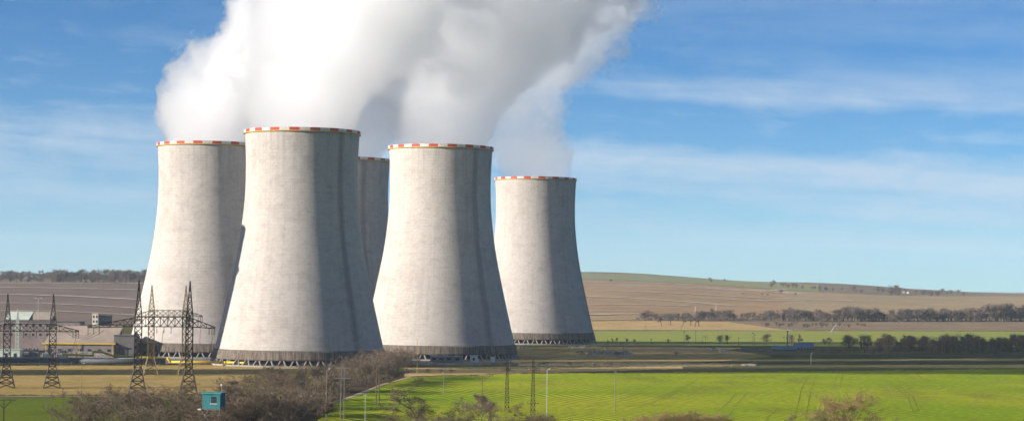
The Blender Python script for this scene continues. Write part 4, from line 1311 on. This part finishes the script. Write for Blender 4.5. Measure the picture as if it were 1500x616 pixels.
# ------------------------------------------------------------------ yard odds and ends
M_rub = mat('rubble', (0.30, 0.25, 0.20), 0.95, 0.4, 0.9)
def mound(label, px0, px1, pyb, hgtm, m, seed):
    a, b = gp(px0, pyb), gp(px1, pyb)
    L = (b - a).length
    nx, ny = 40, 14
    V, Fc = [], []
    for i in range(nx + 1):
        for j in range(ny + 1):
            x, y = i / nx, j / ny
            e = min(1, 6 * x * (1 - x) * 1.5) * math.sin(math.pi * y)
            h = e * hgtm * (0.5 + 0.9 * abs(mnoise.noise((x * 9 + seed, y * 3, seed))) + 0.6 * abs(mnoise.noise((x * 30 + seed, y * 9, 2))))
            V.append((x * L, y * 12 - 6 + 1.2 * mnoise.noise((x * 8, y, seed)), h - 0.15))
    for i in range(nx):
        for j in range(ny):
            k = i * (ny + 1) + j
            Fc.append((k, k + ny + 1, k + ny + 2, k + 1))
    mb = MB(); mb.v, mb.f = V, Fc
    o = mb.build('rubble_mound', m); o.location = (a.x, a.y, 0)
    tag(o, label, 'mound')
    return o
mound('long brown mound of rubble beside the access road', 858, 925, 519, 3.2, M_rub, 3.1)
mound('low pale heap of spoil at the end of the straw verge', 1085, 1108, 534.5, 1.2, M_rub, 7.7)
mound('pale heap of sand near the white cars', 1052, 1068, 514.5, 2.2, M_roofp, 5.2)

M_carw = mat('white_car_paint', (0.75, 0.75, 0.74), 0.3, 0.03, 1.0)
M_tyre = mat('tyre_rubber', (0.02, 0.02, 0.02), 0.9, 0.1, 2.0)
def make_car(label, p, rz, scale=1.0):
    o = thing('parked_car', label, 'car', p, rz, 'white parked cars')
    o.scale = (scale,) * 3
    MB().add([(-2.1, -.85, .35), (2.1, -.85, .35), (2.1, .85, .35), (-2.1, .85, .35), (-2.15, -.8, .85), (2.1, -.8, .75), (2.1, .8, .75), (-2.15, .8, .85)],
             [(0, 3, 2, 1), (4, 5, 6, 7), (0, 1, 5, 4), (1, 2, 6, 5), (2, 3, 7, 6), (3, 0, 4, 7)]).build('body', M_carw, o)
    MB().add([(-1.9, -.78, .8), (1.2, -.78, .8), (1.2, .78, .8), (-1.9, .78, .8), (-1.5, -.62, 1.4), (.5, -.62, 1.4), (.5, .62, 1.4), (-1.5, .62, 1.4)],
             [(4, 5, 6, 7), (0, 1, 5, 4), (1, 2, 6, 5), (2, 3, 7, 6), (3, 0, 4, 7)]).build('windows', M_glass, o)
    MB().box((-1.45, -.6, 1.4), (.45, .6, 1.46)).build('roof', M_carw, o)
    for x in (-1.3, 1.3):
        for y in (-.82, .82):
            MB().bar((x, y - .1, .32), (x, y + .1, .32), .64, n=12).build('wheel', M_tyre, o)
    return o
for i, (px, py, rz, lab) in enumerate(((765, 509.5, 0.1, 'white car parked at the left foot of the farthest right tower'), (838, 508.5, 0.0, 'white car parked at the right foot of the farthest right tower'),
                          (853, 508.8, 3.0, 'white car next to the one at the right foot of the farthest tower'), (1046, 512.5, 0.4, 'white car on the straw verge beside the sand heap'))):
    make_car(lab, gp(px, py), rz, 1.15)
p = gp(1083, 513.5)
bw = thing('concrete_wall', 'low pale broken wall at the edge of the shadow by the spoil', 'wall', p, R(8))
for i in range(7):
    MB().box((i * 3.4, 0, -0.1), (i * 3.4 + 3.3, 0.45, 1.0 + 0.5 * ((i * 5) % 3) / 2)).build('panel', M_leg, bw)
for px0, px1, pyb in ((1321, 1328, 425), (1329, 1333, 425.5)):
    p = gp(px0, pyb + 4)
    wd = (px1 - px0) * p.y / F0
    o = thing('farm_house', ('longer' if px1 - px0 > 5 else 'shorter') + ' white farm building on the far right ridge', 'house', p)
    o.scale = (0.6, 0.6, 0.6)
    MB().box((0, 0, -1), (wd, 8, 5)).build('wall', M_wallw, o)
    MB().add([(-.5, -.5, 5), (wd + .5, -.5, 5), (wd + .5, 4, 8), (-.5, 4, 8), (-.5, 8.5, 5), (wd + .5, 8.5, 5)], [(0, 1, 2, 3), (3, 2, 5, 4), (0, 3, 4), (1, 5, 2), (0, 4, 5, 1)]).build('roof', M_wallg, o)

# ------------------------------------------------------------------ air
hz = bpy.data.materials.new('haze_air'); hz.use_nodes = True
t = NT(hz.node_tree)
v = t.n('ShaderNodeVolumePrincipled')
v.inputs['Color'].default_value = (0.72, 0.87, 1.0, 1)
v.inputs['Density'].default_value = 3.8e-5
v.inputs['Anisotropy'].default_value = 0.0
o = t.n('ShaderNodeOutputMaterial'); t.put(o.inputs['Volume'], v.outputs[0])
hb = MB().box((-20500, -3100, -3), (20500, 20500, 460)).build('haze', hz)
tag(hb, kind='stuff')

# ------------------------------------------------------------------ switchgear and wires under the gantries
M_wire = mat('wire', (0.04, 0.035, 0.03), 0.6, 0.1, 1.0)
M_trafo = mat('transformer_grey', (0.20, 0.225, 0.22), 0.6, 0.15, 0.8)
def transformer(label, px, pyb, k=1.0):
    o = thing('transformer', label, 'transformer', gp(px, pyb), 0, 'transformers in the switchyard')
    o.scale = (k,) * 3
    MB().box((-2.4, -1.4, 0.4), (2.4, 1.4, 3.6)).build('tank', M_trafo, o)
    MB().box((-2.8, -1.7, 0), (2.8, 1.7, 0.4)).build('plinth', M_leg, o)
    for x in (-1.9, -1.1, -0.3, 0.5, 1.3, 2.0):
        MB().box((x - 0.12, -2.1, 0.8), (x + 0.12, -1.42, 3.3)).build('radiator_fin', M_trafo, o)
    for x in (-1.5, 0.0, 1.5):
        b_ = MB()
        for j in range(6): b_.bar((x, 0.2, 3.6 + j * 0.32), (x, 0.2, 3.6 + j * 0.32 + 0.24), 0.55, 0.4, 8)
        b_.build('bushing', M_insul, o)
    MB().bar((-1.8, 1.0, 4.5), (1.8, 1.0, 4.5), 0.9, n=12).build('oil_tank', M_trafo, o)
    return o
for i, (px, pyb) in enumerate(((38, 526), (50, 526.5), (91, 529), (70, 527.5))):
    transformer(ORD[i] + ' grey transformer, counted along the wall of the low hall and shelter', px, pyb, 1.2)
for i, px in enumerate((15, 33, 46, 58, 84, 98, 112, 126)):
    p = gp(px, 533)
    o = thing('post_insulator', ORD[i] + ' from left of the steel posts with insulators along the dark pipe', 'insulator post', p, 0, 'insulator posts in the switchyard')
    MB().bar((0, 0, 0), (0, 0, 4.2), 0.35, 0.3).build('post', M_steel, o)
    b_ = MB()
    for j in range(7): b_.bar((0, 0, 4.2 + j * 0.32), (0, 0, 4.2 + j * 0.32 + 0.24), 0.5, 0.36, 8)
    b_.build('insulator', M_insul, o)
    MB().bar((-1.1, 0, 6.5), (1.1, 0, 6.5), 0.16).build('terminal', M_steel, o)
def wire(label, a, b, sag, w=0.11):
    pts = [a.lerp(b, i / 14) - Vector((0, 0, sag * 4 * (i / 14) * (1 - i / 14))) for i in range(15)]
    o0 = pts[0].copy()
    ob = MB().path([p - o0 for p in pts], w, 4).build('overhead_wire', M_wire)
    ob.location = o0
    return tag(ob, label, 'wire', 'overhead wires')
yd, yl = gp(201, 577).y, gp(76, 568).y
for i, (qa, qb) in enumerate((((112, 487), (133, 487)), ((104, 486), (142, 485)), ((96, 485), (152, 483)))):
    wire('%s sagging wire between the two dark gantries' % ('lowest', 'middle', 'highest')[i], at(*qa, yl), at(*qb, yd), 1.2 + i)
wire('drop wire from the arm of the left gantry to the yard', at(113, 487, yl), at(104, 519, yl + 120), 0.5, 0.16)
wire('drop wire from the right arm tip of the tall dark gantry', at(314, 481, yd), at(303, 528, yd + 180), 1.0, 0.16)
wire('drop wire from the middle of the tall dark gantry', at(239, 484, yd), at(234, 522, yd + 180), 1.0, 0.16)
wire('drop wire from the arm of the olive gantry', at(294, 466, gp(270.5, 549).y), at(292, 520, gp(270.5, 549).y + 60), 1.0, 0.14)

# ------------------------------------------------------------------ fence along the yard
def fence(label, pts, step, h=2.0):
    P = [gp(*q) for q in pts]
    o0 = P[0].copy()
    root = thing('wire_fence', label, 'fence', o0)
    post = MB().box((-0.09, -0.09, 0), (0.09, 0.09, h)).mesh('post', M_leg)
    for a, b in zip(P[:-1], P[1:]):
        n = max(1, int((b - a).length / step))
        for i in range(n):
            c = a.lerp(b, i / n) - o0
            link('post', post, root, c)
        for z in (0.5, 1.2, h - 0.05):
            MB().bar(a - o0 + Vector((0, 0, z)), b - o0 + Vector((0, 0, z)), 0.05).build('rail_wire', M_steel, root)
    return root
fence('concrete post fence along the straw verge behind the wheat field', [(600, 536), (760, 536.5), (1000, 536.8), (1100, 537)], 5.0)
fence('concrete post fence between the dry meadow and the dark pipe', [(-20, 534.5), (120, 534.8), (240, 534.5), (330, 533.5)], 5.0)
fence('post fence along the near edge of the far green field', [(870, 505), (1000, 505.5), (1130, 506.5)], 6.0)

# ------------------------------------------------------------------ which one of the look-alikes: counted from the left
for grp, what in (('weedy bushes on the straw verge', 'small weedy bushes on the straw verge behind the wheat field'), ('small trees along the far green field', 'small bare trees along the far green field'),
                  ('trees in the yellow meadow', 'bare trees in the yellow meadow before the long hedge'), ('shrubs around the teal cabin', 'brown shrubs around the legs of the teal cabin'),
                  ('posts along the far track', 'slim dark posts along the far track'), ('small lamps by the far green field', 'small lamps beside the far green field'),
                  ('pale masts behind the long hedge', 'pale thin masts behind the long hedge'), ('lone bushes on the right hill', 'lone round bushes on the right hill'), ('pair of trees standing apart', 'dark trees standing apart from the hedge')):
    mem = sorted((o for o in C.objects if o.get('group') == grp), key=lambda o: o.location.x / max(1.0, o.location.y))
    for i, o in enumerate(mem):
        o['label'] = ORD[i] + ' from left of the ' + what
